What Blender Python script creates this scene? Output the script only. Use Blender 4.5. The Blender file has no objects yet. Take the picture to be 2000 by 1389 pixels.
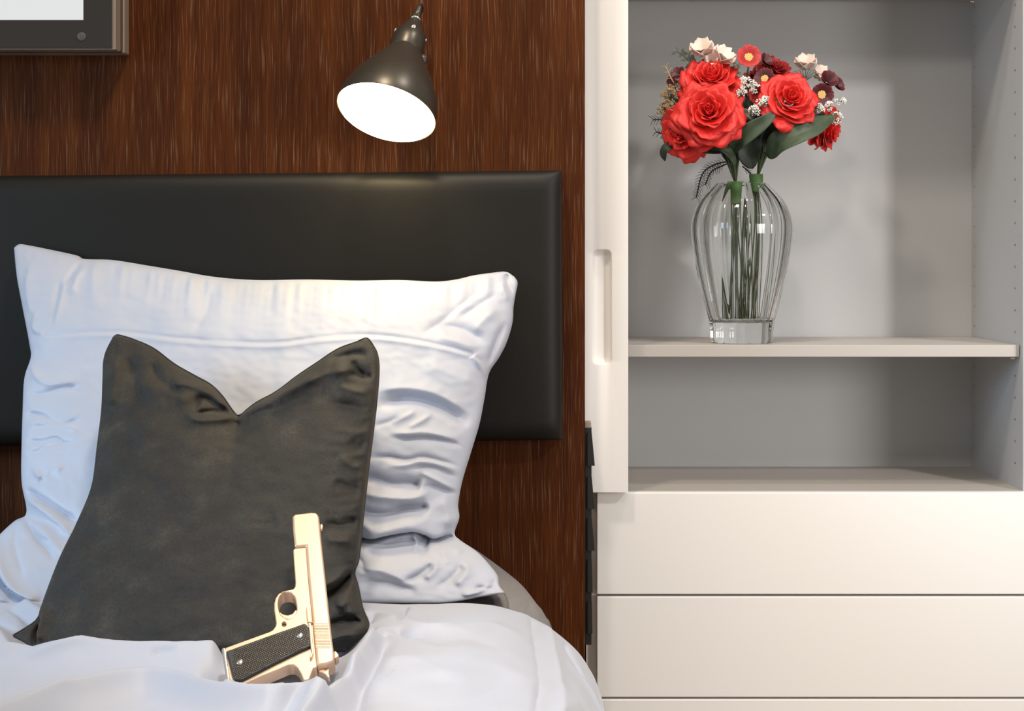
import bpy, math, random
import numpy as np
from mathutils import Vector, Matrix, noise
random.seed(7); rng = np.random.default_rng(7)
S = bpy.context.scene
C = S.collection
PI = math.pi

# ------------------------------------------------------------------ camera, world, lights, exposure
F = 3250.0            # focal length in pixels of the 2000 x 1389 frame
D = 2.6               # distance from the camera to the wood wall (y = 0)
EZ = 1.02             # eye height
VX, VY = 1060.0, 516.0
cam_data = bpy.data.cameras.new('camera'); cam = bpy.data.objects.new('camera', cam_data); C.objects.link(cam)
cam_data.sensor_width = 36; cam_data.lens = F/2000*36
cam_data.shift_x = -(VX-1000)/2000; cam_data.shift_y = -(694.5-VY)/2000
cam.location = (0, -D, EZ); cam.rotation_euler = (PI/2, 0, 0)
cam_data.clip_start = .05
S.camera = cam
S.view_settings.view_transform = 'Standard'; S.view_settings.look = 'None'
S.view_settings.gamma = 1; S.view_settings.use_curve_mapping = False
S.view_settings.exposure = 0.0

w = bpy.data.worlds.new('room_light'); S.world = w; w.use_nodes = True
w.node_tree.nodes['Background'].inputs[0].default_value = (1.0, .975, .86, 1)
w.node_tree.nodes['Background'].inputs[1].default_value = .42

def area(name, loc, target, size, power, col, spread=180, sy=None):
    l = bpy.data.lights.new(name, 'AREA'); l.energy = power; l.color = col
    l.shape = 'RECTANGLE' if sy else 'SQUARE'; l.size = size
    if sy: l.size_y = sy
    l.spread = math.radians(spread)
    o = bpy.data.objects.new(name, l); C.objects.link(o); o.location = loc
    o.rotation_euler = (Vector(target)-Vector(loc)).to_track_quat('-Z', 'Y').to_euler()
    return o
WARM = (1, .90, .80)
area('daylight_window', (-2.1, -1.35, EZ+.35), (-.62, -.45, EZ-.36), .6, 3.9, (.52, .76, 1.0), 62)
area('wardrobe_fill', (2.5, -2.7, EZ+.15), (.85, .1, EZ-.30), .9, 4.2, (1, .96, .94), 50)  # added soft fill to brighten the drawer fronts; no known window there
area('ceiling_spot_left', (.0, -1.7, EZ+1.1), (.75, .25, EZ-.05), .16, .8, WARM, 50)
area('ceiling_spot_right', (1.75, -2.0, EZ+1.5), (.70, .3, EZ-.1), .16, 2.7, (1, .95, .92), 50)
area('ceiling_spot_wardrobe', (.5, -.42, EZ+1.45), (.55, .2, EZ-.3), .12, 7, (1, .93, .90))
area('ceiling_spot_bed', (-.25, -.75, EZ+1.4), (-.28, -.2, EZ+.1), .14, 12, (1, .85, .66))
area('duvet_fill', (.05, -1.5, EZ+1.4), (.06, -.95, EZ-.4), .2, 2.2, (1, .95, .88), 45)  # extra overhead fill, added to brighten the top of the duvet

# ------------------------------------------------------------------ helpers
def P(px, py, y):
    d = D+y
    return Vector(((px-VX)/F*d, y, EZ-(py-VY)/F*d))
def link(o, parent=None):
    C.objects.link(o)
    if parent is not None: o.parent = parent
    return o
def tag(o, label, cat, group=None):
    o['label'] = label; o['category'] = cat
    if group: o['group'] = group
    return o
def thing(name, label, cat, loc=(0, 0, 0), group=None):
    o = bpy.data.objects.new(name, None); o.empty_display_size = .05; o.location = loc
    C.objects.link(o); return tag(o, label, cat, group)
def mesh(name, verts, faces, m, parent=None, smooth=True, mats=None, mi=None):
    """verts are world positions; a child is stored relative to its thing's location"""
    v = np.asarray(verts, dtype=float).reshape(-1, 3)
    off = np.zeros(3)
    q = parent
    while q is not None:
        off = off+np.array(q.location); q = q.parent
    me = bpy.data.meshes.new(name); me.from_pydata((v-off).tolist(), [], [list(map(int, f)) for f in faces])
    me.materials.append(m)
    for x in (mats or []): me.materials.append(x)
    if mi is not None: me.polygons.foreach_set('material_index', list(mi))
    if smooth: me.polygons.foreach_set('use_smooth', [True]*len(me.polygons))
    me.update()
    return link(bpy.data.objects.new(name, me), parent)
class MB:
    def __init__(s): s.v = []; s.f = []; s.m = []
    def add(s, v, f, k=0):
        o = len(s.v); s.v += [tuple(p) for p in v]; s.f += [[i+o for i in q] for q in f]; s.m += [k]*len(f); return s
    def build(s, name, m, parent=None, smooth=True, mats=None, bevel=0, seg=2):
        o = mesh(name, s.v, s.f, m, parent, smooth, mats, s.m)
        if bevel: bev(o, bevel, seg)
        return o
def bev(o, w, seg=2, ang=35):
    b = o.modifiers.new('bevel', 'BEVEL'); b.width = w; b.segments = seg; b.limit_method = 'ANGLE'; b.angle_limit = math.radians(ang)
    b.harden_normals = False
    n = o.modifiers.new('wn', 'WEIGHTED_NORMAL'); n.keep_sharp = False
BF = [(0, 3, 2, 1), (4, 5, 6, 7), (0, 1, 5, 4), (1, 2, 6, 5), (2, 3, 7, 6), (3, 0, 4, 7)]
def boxv(x0, x1, y0, y1, z0, z1):
    return [(x0, y0, z0), (x1, y0, z0), (x1, y1, z0), (x0, y1, z0), (x0, y0, z1), (x1, y0, z1), (x1, y1, z1), (x0, y1, z1)]
def box(name, x0, x1, y0, y1, z0, z1, m, parent=None, bevel=0, seg=2):
    if z0 > z1: z0, z1 = z1, z0
    return MB().add(boxv(x0, x1, y0, y1, z0, z1), BF).build(name, m, parent, bool(bevel), bevel=bevel, seg=seg)
def gridfaces(n, m, wrapn=False):
    f = []
    for i in range(n if wrapn else n-1):
        for j in range(m-1):
            a = i*m+j; b = ((i+1) % n)*m+j
            f.append((a, a+1, b+1, b))
    return f
def frame_of(ax):
    ax = Vector(ax).normalized()
    a = ax.orthogonal().normalized(); return a, ax.cross(a).normalized(), ax
def lathe(mb, base, ax, prof, n=40, k=0, cap0=False, cap1=False):
    a, b, c = frame_of(ax); base = Vector(base); V = []
    for (r, h) in prof:
        for i in range(n):
            t = 2*PI*i/n
            V.append(base+a*(r*math.cos(t))+b*(r*math.sin(t))+c*h)
    Fs = []
    for j in range(len(prof)-1):
        for i in range(n):
            Fs.append((j*n+i, j*n+(i+1) % n, (j+1)*n+(i+1) % n, (j+1)*n+i))
    if cap0: Fs.append(tuple(reversed(range(n))))
    if cap1: Fs.append(tuple((len(prof)-1)*n+i for i in range(n)))
    mb.add(V, Fs, k); return mb
def catmull(pts, n):
    p = np.array(pts, float)
    if len(p) == 2: q = np.linspace(0, 1, n)[:, None]; return p[0]*(1-q)+p[1]*q
    e = np.vstack([2*p[0]-p[1], p, 2*p[-1]-p[-2]]); out = []
    for i in range(len(p)-1):
        a, b, c, d = e[i], e[i+1], e[i+2], e[i+3]
        for t in np.linspace(0, 1, 12, endpoint=False):
            out.append(.5*((2*b)+(c-a)*t+(2*a-5*b+4*c-d)*t*t+(3*b-a-3*c+d)*t**3))
    out.append(p[-1]); o = np.array(out)
    s = np.r_[0, np.cumsum(np.linalg.norm(np.diff(o, axis=0), axis=1))]
    u = np.linspace(0, s[-1], n)
    return np.stack([np.interp(u, s, o[:, k]) for k in range(o.shape[1])], 1)
def tube(mb, pts, r, n=8, res=None, k=0, r1=None):
    p = catmull(pts, res or max(2, len(pts)*5)) if len(pts) > 2 else np.array(pts, float)
    V = []; N = len(p); prev = None
    for i in range(N):
        t = Vector(p[min(i+1, N-1)]-p[max(i-1, 0)]).normalized()
        if prev is None: a = t.orthogonal().normalized()
        else: a = (prev-t*prev.dot(t)).normalized()
        prev = a; b = t.cross(a); rr = r if r1 is None else r+(r1-r)*i/(N-1)
        for j in range(n):
            q = 2*PI*j/n; V.append(Vector(p[i])+a*(rr*math.cos(q))+b*(rr*math.sin(q)))
    f = [(i*n+j, i*n+(j+1) % n, (i+1)*n+(j+1) % n, (i+1)*n+j) for i in range(N-1) for j in range(n)]
    f.append(tuple(reversed(range(n)))); f.append(tuple((N-1)*n+j for j in range(n)))
    mb.add(V, f, k); return mb
def nz(x, y, z=0.): return noise.noise(Vector((x, y, z)))
def nzarr(X, Y, sx, sy, seed=0., octv=1):
    out = np.zeros(X.size); x = X.ravel(); y = Y.ravel()
    for o in range(octv):
        k = 2**o
        out += np.array([noise.noise(Vector((a*sx*k, b*sy*k, seed+o*7.3))) for a, b in zip(x, y)])/k
    return out.reshape(X.shape)
def stroke(X, Y, pts, wd, amp, skew=0., taper=.25):
    """a fold along a polyline: gaussian of the distance, tapered at both ends; skew makes one flank steeper"""
    p = catmull(pts, 36) if len(pts) > 2 else catmull(pts, 12)
    d2 = np.full(X.shape, 1e9); T = np.zeros(X.shape); sg = np.ones(X.shape); N = len(p)-1
    for i in range(N):
        a, b = p[i], p[i+1]; ab = b-a; L = ab@ab+1e-12
        t = np.clip(((X-a[0])*ab[0]+(Y-a[1])*ab[1])/L, 0, 1)
        dx = X-(a[0]+ab[0]*t); dy = Y-(a[1]+ab[1]*t); q = dx*dx+dy*dy
        m = q < d2; d2 = np.where(m, q, d2); T = np.where(m, (i+t)/N, T)
        sg = np.where(m, np.sign(ab[0]*dy-ab[1]*dx), sg)
    ta = np.clip(T/taper, 0, 1)*np.clip((1-T)/taper, 0, 1) if taper else 1.
    ta = ta*ta*(3-2*ta) if taper else 1.
    ww = wd*(1+skew*sg)
    return amp*np.exp(-(d2/(ww*ww))**.68)*ta

# ------------------------------------------------------------------ materials
def mat(name, col, rough=.5, metal=0., bump=None, bscale=200., bstr=.1, bdist=.002, **kw):
    m = bpy.data.materials.new(name); m.use_nodes = True; nt = m.node_tree; b = nt.nodes['Principled BSDF']
    b.inputs['Base Color'].default_value = (*col, 1); b.inputs['Roughness'].default_value = rough; b.inputs['Metallic'].default_value = metal
    for k, v in kw.items(): b.inputs[k.replace('_', ' ')].default_value = v
    if bump:
        tc = nt.nodes.new('ShaderNodeTexCoord'); mp = nt.nodes.new('ShaderNodeMapping'); mp.inputs['Scale'].default_value = bump
        t = nt.nodes.new('ShaderNodeTexNoise'); t.inputs['Scale'].default_value = bscale; t.inputs['Detail'].default_value = 4
        bp = nt.nodes.new('ShaderNodeBump'); bp.inputs['Strength'].default_value = bstr; bp.inputs['Distance'].default_value = bdist
        nt.links.new(tc.outputs['Object'], mp.inputs[0]); nt.links.new(mp.outputs[0], t.inputs['Vector'])
        nt.links.new(t.outputs[0], bp.inputs['Height']); nt.links.new(bp.outputs[0], b.inputs['Normal'])
    return m
def ramp_mat(name, stops, scale, mapping, rough=.5, detail=6, bstr=.15, second=None, **kw):
    """colour from a noise; second = (mapping, scale, stops) multiplies a second noise in"""
    m = mat(name, (1, 1, 1), rough, **kw); nt = m.node_tree; b = nt.nodes['Principled BSDF']
    tc = nt.nodes.new('ShaderNodeTexCoord')
    def layer(mapping, scale, stops, detail):
        mp = nt.nodes.new('ShaderNodeMapping'); mp.inputs['Scale'].default_value = mapping
        t = nt.nodes.new('ShaderNodeTexNoise'); t.inputs['Scale'].default_value = scale; t.inputs['Detail'].default_value = detail
        r = nt.nodes.new('ShaderNodeValToRGB'); e = r.color_ramp.elements
        while len(e) < len(stops): e.new(.5)
        for q, (p_, c_) in zip(e, stops): q.position = p_; q.color = (*c_, 1)
        nt.links.new(tc.outputs['Object'], mp.inputs[0]); nt.links.new(mp.outputs[0], t.inputs['Vector']); nt.links.new(t.outputs[0], r.inputs[0])
        return r, t
    r, t = layer(mapping, scale, stops, detail); out = r.outputs[0]
    if second:
        for sec in second:
            r2, t2 = layer(sec[0], sec[1], sec[2], 5)
            mx = nt.nodes.new('ShaderNodeMix'); mx.data_type = 'RGBA'; mx.blend_type = sec[3]; mx.inputs[0].default_value = 1
            nt.links.new(out, mx.inputs[6]); nt.links.new(r2.outputs[0], mx.inputs[7]); out = mx.outputs[2]
    nt.links.new(out, b.inputs['Base Color'])
    if bstr:
        bp = nt.nodes.new('ShaderNodeBump'); bp.inputs['Strength'].default_value = bstr; bp.inputs['Distance'].default_value = .001
        nt.links.new(t.outputs[0], bp.inputs['Height']); nt.links.new(bp.outputs[0], b.inputs['Normal'])
    return m
M = {}
M['wood'] = ramp_mat('dark_wood_veneer', [(.25, (.050, .0112, .0017)), (.50, (.076, .0185, .0027)), (.78, (.116, .0320, .0048))], 2.0, (22, 22, .9), .55, 5, .25, Specular_IOR_Level=.12,
    second=[((420, 420, 9), 1.0, [(.34, (.66, .62, .58)), (.50, (1, 1, 1)), (.66, (1.15, 1.15, 1.15))], 'MULTIPLY'),
            ((520, 520, 13), 1.0, [(.54, (0, 0, 0)), (.63, (.050, .032, .019)), (.72, (.13, .09, .055))], 'ADD'),
            ((4, 4, .8), 1.2, [(.3, (.72, .70, .68)), (.7, (1.15, 1.15, 1.15))], 'MULTIPLY')])
def wavy(m, amt):     # let the grain lines wander sideways a little
    nt = m.node_tree
    tc = nt.nodes.new('ShaderNodeTexCoord'); mp = nt.nodes.new('ShaderNodeMapping'); mp.inputs['Scale'].default_value = (14, 14, 5)
    n = nt.nodes.new('ShaderNodeTexNoise'); n.inputs['Scale'].default_value = 1; n.inputs['Detail'].default_value = 3
    sub = nt.nodes.new('ShaderNodeVectorMath'); sub.operation = 'SUBTRACT'; sub.inputs[1].default_value = (.5, .5, .5)
    sc = nt.nodes.new('ShaderNodeVectorMath'); sc.operation = 'MULTIPLY'; sc.inputs[1].default_value = (amt, 0, 0)
    ad = nt.nodes.new('ShaderNodeVectorMath'); ad.operation = 'ADD'
    nt.links.new(tc.outputs['Object'], mp.inputs[0]); nt.links.new(mp.outputs[0], n.inputs['Vector']); nt.links.new(n.outputs['Color'], sub.inputs[0])
    nt.links.new(sub.outputs[0], sc.inputs[0]); nt.links.new(sc.outputs[0], ad.inputs[0]); nt.links.new(tc.outputs['Object'], ad.inputs[1])
    for x in nt.nodes:
        if x.type == 'MAPPING' and x != mp: nt.links.new(ad.outputs[0], x.inputs[0])
wavy(M['wood'], .014)
M['leather'] = mat('black_leather', (.008, .0065, .005), .50, bump=(1, 1, 1), bscale=420, bstr=.22, bdist=.0006, Specular_IOR_Level=.32)
M['white'] = mat('cream_lacquer', (.89, .86, .83), .42)
M['grey_board'] = mat('grey_laminate', (.46, .462, .468), .5, bump=(1, 1, 1), bscale=260, bstr=.10, bdist=.0006)
M['shelf'] = mat('shelf_laminate', (.47, .435, .40), .45)
M['hole'] = mat('peg_hole_dark', (.12, .11, .105), .7)
M['steel'] = mat('polished_steel', (.75, .73, .70), .22, 1)
M['black'] = mat('black_plastic', (.009, .009, .009), .55)
M['linen'] = ramp_mat('blue_cotton_sateen', [(.3, (.455, .475, .565)), (.7, (.48, .50, .59))], 9, (1, 1, 1), .50, 3, 0, Sheen_Weight=.25, Sheen_Roughness=.4)
def add_bump(m, mapping, scale, strength, dist, wave=False):
    nt = m.node_tree; b = nt.nodes['Principled BSDF']; tc = nt.nodes.new('ShaderNodeTexCoord'); mp = nt.nodes.new('ShaderNodeMapping'); mp.inputs['Scale'].default_value = mapping
    t = nt.nodes.new('ShaderNodeTexNoise'); t.inputs['Scale'].default_value = scale; t.inputs['Detail'].default_value = 5
    bp = nt.nodes.new('ShaderNodeBump'); bp.inputs['Strength'].default_value = strength; bp.inputs['Distance'].default_value = dist
    nt.links.new(tc.outputs['Object'], mp.inputs[0]); nt.links.new(mp.outputs[0], t.inputs['Vector']); nt.links.new(t.outputs[0], bp.inputs['Height']); nt.links.new(bp.outputs[0], b.inputs['Normal'])
add_bump(M['linen'], (1, 1, .6), 11, .16, .006)
M['sheet'] = mat('grey_fitted_sheet', (.20, .185, .185), .7, bump=(1, 1, 1), bscale=30, bstr=.15, bdist=.003)
M['velvet'] = ramp_mat('grey_velvet', [(.30, (.011, .0102, .0098)), (.55, (.020, .0175, .0155)), (.75, (.040, .0340, .0280))], 26, (1, 1, .8), .75, 8, .35,
    second=[((1, 1, 1), 300, [(.3, (.65, .65, .65)), (.7, (1.3, 1.3, 1.3))], 'MULTIPLY')], Sheen_Weight=.10, Sheen_Roughness=.38)
M['velvet'].node_tree.nodes['Principled BSDF'].inputs['Sheen Tint'].default_value = (1.0, .80, .56, 1)
M['gold'] = mat('champagne_gold_metal', (.80, .55, .37), .34, .4, Coat_Weight=.25)
M['gold_dark'] = mat('dark_gold_metal', (.30, .19, .10), .5, .5)  # darker gold for the magazine catch
M['grip'] = None
M['bezel'] = mat('monitor_bezel_plastic', (.028, .022, .020), .32)
M['bronze'] = mat('monitor_bronze_rim', (.16, .125, .10), .35, .5)
M['tan'] = mat('monitor_tan_edge', (.36, .29, .24), .35, .4)
M['shade'] = mat('lamp_black_metal', (.075, .064, .050), .36, .6)
M['tape'] = mat('green_floral_tape', (.075, .17, .045), .6)
M['stem'] = mat('flower_stem_green', (.060, .085, .030), .55)
M['leaf'] = ramp_mat('artificial_leaf', [(.3, (.030, .050, .028)), (.7, (.070, .100, .055))], 30, (1, 1, 1), .5, 4, .2)
M['leaf_dark'] = mat('dark_leaf', (.016, .026, .017), .5)
M['sage'] = mat('sage_sprig', (.11, .13, .105), .6)
M['bronze_bud'] = mat('bronze_filler_bud', (.42, .28, .15), .6)
M['baby'] = mat('white_filler_blossom', (.82, .82, .76), .6)
M['cream'] = mat('cream_blossom', (.84, .70, .62), .55, Subsurface_Weight=.1, Subsurface_Radius=(.01, .006, .004))
M['rose'] = None
def petal_mat(name, c0, c1, c2, rough=.5):
    """colour runs from the petal's base to its edge (stored per petal)"""
    m = mat(name, c0, rough); nt = m.node_tree; b = nt.nodes['Principled BSDF']
    at = nt.nodes.new('ShaderNodeAttribute'); at.attribute_name = 'along'
    r = nt.nodes.new('ShaderNodeValToRGB'); e = r.color_ramp.elements; e.new(.5)
    for q, (p_, c_) in zip(e, [(0., c0), (.55, c1), (.95, c2)]): q.position = p_; q.color = (*c_, 1)
    nt.links.new(at.outputs['Fac'], r.inputs[0]); nt.links.new(r.outputs[0], b.inputs['Base Color'])
    b.inputs['Sheen Weight'].default_value = .0
    return m
M['rose'] = petal_mat('coral_rose_petal', (.72, .026, .020), (.90, .15, .12), (.96, .54, .46))
M['red'] = petal_mat('red_petal', (.30, .008, .010), (.42, .012, .014), (.55, .03, .025))
M['burgundy'] = petal_mat('burgundy_petal', (.035, .002, .006), (.070, .004, .010), (.12, .01, .016))
M['yellow'] = mat('flower_eye_yellow', (.80, .55, .22), .7)
g = bpy.data.materials.new('clear_glass'); g.use_nodes = True; gb = g.node_tree.nodes['Principled BSDF']
gb.inputs['Base Color'].default_value = (.97, .985, .98, 1); gb.inputs['Transmission Weight'].default_value = 1; gb.inputs['Roughness'].default_value = 0; gb.inputs['IOR'].default_value = 1.46
M['glass'] = g
def emit(name, col, s):
    m = bpy.data.materials.new(name); m.use_nodes = True; b = m.node_tree.nodes['Principled BSDF']
    b.inputs['Base Color'].default_value = (.05, .05, .05, 1); b.inputs['Emission Color'].default_value = (*col, 1); b.inputs['Emission Strength'].default_value = s; return m
M['bulb'] = emit('glowing_lamp_bulb', (1, .79, .43), 28)
M['screen'] = emit('lit_screen', (.735, .76, .755), .95)
m = mat('checkered_grip_rubber', (.02, .02, .02), .45); nt = m.node_tree
M['grip'] = m
M['grip_point'] = mat('grip_worn_point', (.46, .31, .17), .4, .3)

# ------------------------------------------------------------------ the setting
WX = P(1142.5, 0, 0).x
o = box('wall_back', -2.6, WX, 0, .46, 0, 2.6, M['wood']); o['kind'] = 'structure'
o = box('floor', -2.6, 2.6, -3.4, .46, -.02, 0, mat('floor_boards', (.30, .22, .16), .5, bump=(1, 20, 1), bscale=4, bstr=.1)); o['kind'] = 'structure'

# ------------------------------------------------------------------ headboard
def cushion_panel(name, c00, c10, c11, c01, yb, yf, m, parent=None, rad=.03):
    """padded panel: rounded box front; corners are (x,z), lower-left, lower-right, upper-right, upper-left"""
    n, k = 90, 44; V = []; idx = {}
    A = [np.array(c, float) for c in (c00, c10, c11, c01)]
    W = np.linalg.norm(A[1]-A[0]); H = np.linalg.norm(A[3]-A[0])
    def sm(t, L):   # parameter warp clusters samples at the edge
        return t
    us = np.r_[0, np.array([.0015, .004, .008, .014, .022, .032, .045, .06])/W, np.linspace(.08/W, 1-.08/W, n-18), 1-np.array([.06, .045, .032, .022, .014, .008, .004, .0015])/W, 1]
    vs = np.r_[0, np.array([.0015, .004, .008, .014, .022, .032, .045, .06])/H, np.linspace(.08/H, 1-.08/H, k-18), 1-np.array([.06, .045, .032, .022, .014, .008, .004, .0015])/H, 1]
    U, Vv = np.meshgrid(us, vs, indexing='ij')
    X = (1-U)*(1-Vv)*A[0][0]+U*(1-Vv)*A[1][0]+U*Vv*A[2][0]+(1-U)*Vv*A[3][0]
    Z = (1-U)*(1-Vv)*A[0][1]+U*(1-Vv)*A[1][1]+U*Vv*A[2][1]+(1-U)*Vv*A[3][1]
    d = np.minimum(np.minimum(U, 1-U)*W, np.minimum(Vv, 1-Vv)*H)
    du = np.minimum(U, 1-U)*W; dv = np.minimum(Vv, 1-Vv)*H
    def prof(d): t = np.clip(1-d/rad, 0, 1); return 1-(1-np.sqrt(np.clip(1-t**2.2, 0, 1)))
    h = np.minimum(1, prof(du)*prof(dv))
    puff = .006*(np.clip(du/.25, 0, 1)*np.clip(dv/.2, 0, 1))**.5
    Y = (yf+.018)+(-(.018))*h-puff*0+0
    Y = yf+.020*(1-h)-puff
    Vf = np.stack([X, Y, Z], -1).reshape(-1, 3)
    n_, k_ = U.shape
    faces = [(i*k_+j, (i+1)*k_+j, (i+1)*k_+j+1, i*k_+j+1) for i in range(n_-1) for j in range(k_-1)]
    ring = [(i, 0) for i in range(n_)]+[(n_-1, j) for j in range(1, k_)]+[(i, k_-1) for i in range(n_-2, -1, -1)]+[(0, j) for j in range(k_-2, 0, -1)]
    rv = [i*k_+j for i, j in ring]; base = len(Vf)
    back = Vf[rv].copy(); back[:, 1] = yb
    V = np.vstack([Vf, back]); L = len(rv)
    faces += [(rv[(q+1) % L], rv[q], base+q, base+(q+1) % L) for q in range(L)]
    faces.append(tuple(base+q for q in range(L)))
    return mesh(name, V, faces, m, parent)
hy = -.06
def xz(px, py, y=hy): v = P(px, py, y); return (v.x, v.z)
hb = cushion_panel('headboard', xz(-700, 882), xz(1099, 862), xz(1097, 331.5), xz(-700, 349), -.001, hy, M['leather'])
tag(hb, 'wide padded black leather headboard fixed to the dark wood wall behind the pillow', 'headboard')

# ------------------------------------------------------------------ wall screen, top left
tv = thing('wall_monitor', 'wall mounted monitor with lit pale screen and dark bezel above the headboard', 'monitor', tuple(P(60, 60, 0)))
def pbox(name, px0, px1, py0, py1, y, thick, m, parent, bevel=.0):
    a = P(px0, py1, y); b = P(px1, py0, y)
    return box(name, a.x, b.x, y, y+thick, a.z, b.z, m, parent, bevel)
X0, Y0 = -420, -420
hs = pbox('housing', X0, 243.0, Y0, 103.8, -.030, .030, M['tan'], tv, .002)
pbox('outer_rim', X0, 235.5, Y0, 101.5, -.046, .017, M['bronze'], tv, .003)
pbox('bezel_frame', X0, 226, Y0, 97, -.066, .021, M['tan'], tv, .0012)
pbox('bezel', X0, 218.3, Y0, 94.3, -.0695, .004, M['bezel'], tv, .0008)
pbox('screen', X0+60, 162.5, Y0+60, 39, -.0702, .002, M['screen'], tv)
mb = MB(); lathe(mb, P(159.5, 71.5, -.0693), (0, -1, 0), [(.0066, 0), (.0066, .0012), (.0056, .0016)], 28, cap1=True)
mb.build('power_button', mat('button_grey', (.085, .083, .078), .4), tv)

# ------------------------------------------------------------------ wall lamp
ax = Vector((.217, .48, .876)).normalized()
oc = P(754, 221, -.17)
lamp = thing('wall_lamp', 'black metal wall lamp with a bell shade glowing warm white over the headboard', 'lamp', tuple(P(800, 140, 0)))
sh = MB()
prof = [(.0742, 0), (.0745, .003), (.0725, .018), (.0680, .034), (.0610, .051), (.0515, .069), (.0410, .086), (.0325, .100), (.0268, .110), (.0255, .113)]
inner = [(r-.0016, h+.0006) for r, h in reversed(prof)]
lathe(sh, oc, ax, prof+inner+[(prof[0][0], 0)], 72)
shade = sh.build('shade', M['shade'], lamp)
cm = MB(); lathe(cm, oc, ax, [(.0255, .111), (.0262, .114), (.0258, .130), (.0235, .1455), (.0205, .148), (.0150, .158), (.0095, .169), (.0075, .172)], 48, cap0=True, cap1=True)
col = cm.build('socket_collar', M['shade'], lamp)
rm = MB(); lathe(rm, oc, ax, [(.0080, .1715), (.0088, .1722), (.0088, .1745), (.0080, .1752)], 32, cap0=True, cap1=True); rm.build('metal_ring', M['steel'], lamp)
gm = MB(); lathe(gm, oc, ax, [(.0068, .175), (.0058, .186), (.0045, .196), (.0036, .200)], 24, cap0=True, cap1=True); gm.build('cable_gland', M['shade'], lamp)
cb = MB(); e = oc+ax*.199
tube(cb, [e, e+ax*.004, e+Vector((.0015, .030, .001)), Vector((e.x*1.035, .0, EZ+(e.z-EZ)*1.02-.012))], .0024, 8); cb.build('cable', M['black'], lamp)
a_, b_, c_ = frame_of(ax)
for deg in (0, 90, 180, 270):   # four small screws round the collar, turned so one faces the camera
    vd = Vector((0, -1, -.05)); side = (vd-ax*vd.dot(ax)).normalized(); s2 = ax.cross(side)
    rr = math.radians(deg+8); dr = side*math.cos(rr)+s2*math.sin(rr)
    sm_ = MB(); lathe(sm_, oc+ax*.1435+dr*.0230, dr, [(.0036, 0), (.0036, .0016), (.0026, .0024), (.0012, .0024), (.0012, .0016)], 16, cap1=True); sm_.build('screw', M['steel'], lamp)
am = MB(); j0 = oc+ax*.105
tube(am, [j0+Vector((.012, .018, 0)), Vector((j0.x+.012, -.03, j0.z)), Vector(P(800, 140, 0))+Vector((0, -.004, 0))], .007, 14); am.build('arm', M['shade'], lamp)
km = MB(); lathe(km, j0+Vector((.014, .006, -.004)), (.9, .1, -.2), [(.010, 0), (.011, .004), (.011, .017), (.008, .020)], 24, cap0=True, cap1=True); km.build('joint_knob', M['shade'], lamp)
pm = MB(); lathe(pm, P(800, 140, 0), (0, -1, 0), [(.026, 0), (.026, .008), (.022, .012)], 40, cap1=True); pm.build('wall_plate', M['shade'], lamp)
bm_ = MB(); lathe(bm_, oc+ax*.0015, -ax, [(.0724, 0), (.070, .004), (.060, .010), (.045, .0145), (.028, .017), (.012, .018), (.0005, .0182)], 56, cap0=True, cap1=True)
bm_.build('bulb', M['bulb'], lamp)

# ------------------------------------------------------------------ wardrobe
YF = .10              # its front
YB = .424             # inside face of the back panel
XL = P(1145, 0, YF).x; XLi = XL+.018
XR = P(1998, 0, YF).x
wd = thing('wardrobe', 'cream wardrobe with open grey shelf bay, wide drawers and a sliding door', 'wardrobe', ((XL+XR)/2, YF, 0))
ZF = P(0, 959, YF).z          # top of the bay's floor
ZS0 = P(0, 674, YF+.015).z; ZS1 = P(0, 697.5, YF+.015).z
ZT = P(0, 3, YB).z
box('back_panel', XL, XR+.018, YB, YB+.008, .06, 2.35, M['grey_board'], wd)
sp = MB(); sp.add(boxv(XR, XR+.020, YF, YB, .0, 2.35), BF)
hl = []
for yy in (YB-.021, YF+.045):
    z = ZF+.04
    while z < ZT+.2:
        hl.append((yy, z)); z += .036
for (yy, zz) in hl:
    n = 12; r = .0021
    if abs(zz-(ZS0+ZS1)/2) < .020: continue
    sp.add([(XR-.0004, yy+r*math.cos(2*PI*i/n), zz+r*math.sin(2*PI*i/n)) for i in range(n)], [tuple(range(n))], 1)
sp.build('side_panel', M['grey_board'], wd, False, mats=[M['hole']])
box('side_panel', XL, XLi, YF, YB, 0, 2.35, M['white'], wd)
box('bay_floor', XLi, XR, YF+.001, YB, ZF-.018, ZF, M['shelf'], wd)
box('shelf', XLi+.001, XR-.0015, YF+.015, YB-.002, ZS1, ZS0, M['shelf'], wd, .001)
box('shelf', XLi+.001, XR-.0015, YF+.012, YB-.002, ZT, ZT+.020, M['shelf'], wd, .001)
box('top_panel', XL, XR+.018, YF, YB, 2.332, 2.35, M['white'], wd)
box('base_panel', XLi, XR, YF+.03, YB, .0, .07, M['white'], wd)
for (yy, zz) in ((YF+.045, ZS1), (YB-.021, ZS1), (YB-.021, ZT), (YF+.045, ZT)):
    q = MB(); lathe(q, (XR, yy, zz-.0028), (-1, 0, 0), [(.0026, 0), (.0026, .008)], 14, cap1=True); q.build('shelf_pin', M['steel'], wd)
# drawers
dy = YF-.020
dz = [(962, 1161.5), (1165.5, 1362.5), (1366.5, 1563), (1567, 1764), (1768, 1880)]
for a, b in dz:
    p0 = P(1165.5, b, dy); p1 = P(0, a, dy)
    dr = box('drawer', p0.x, XR+.05, dy, dy+.019, max(p0.z, .02), p1.z, M['white'], wd, .0022, 3)
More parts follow.
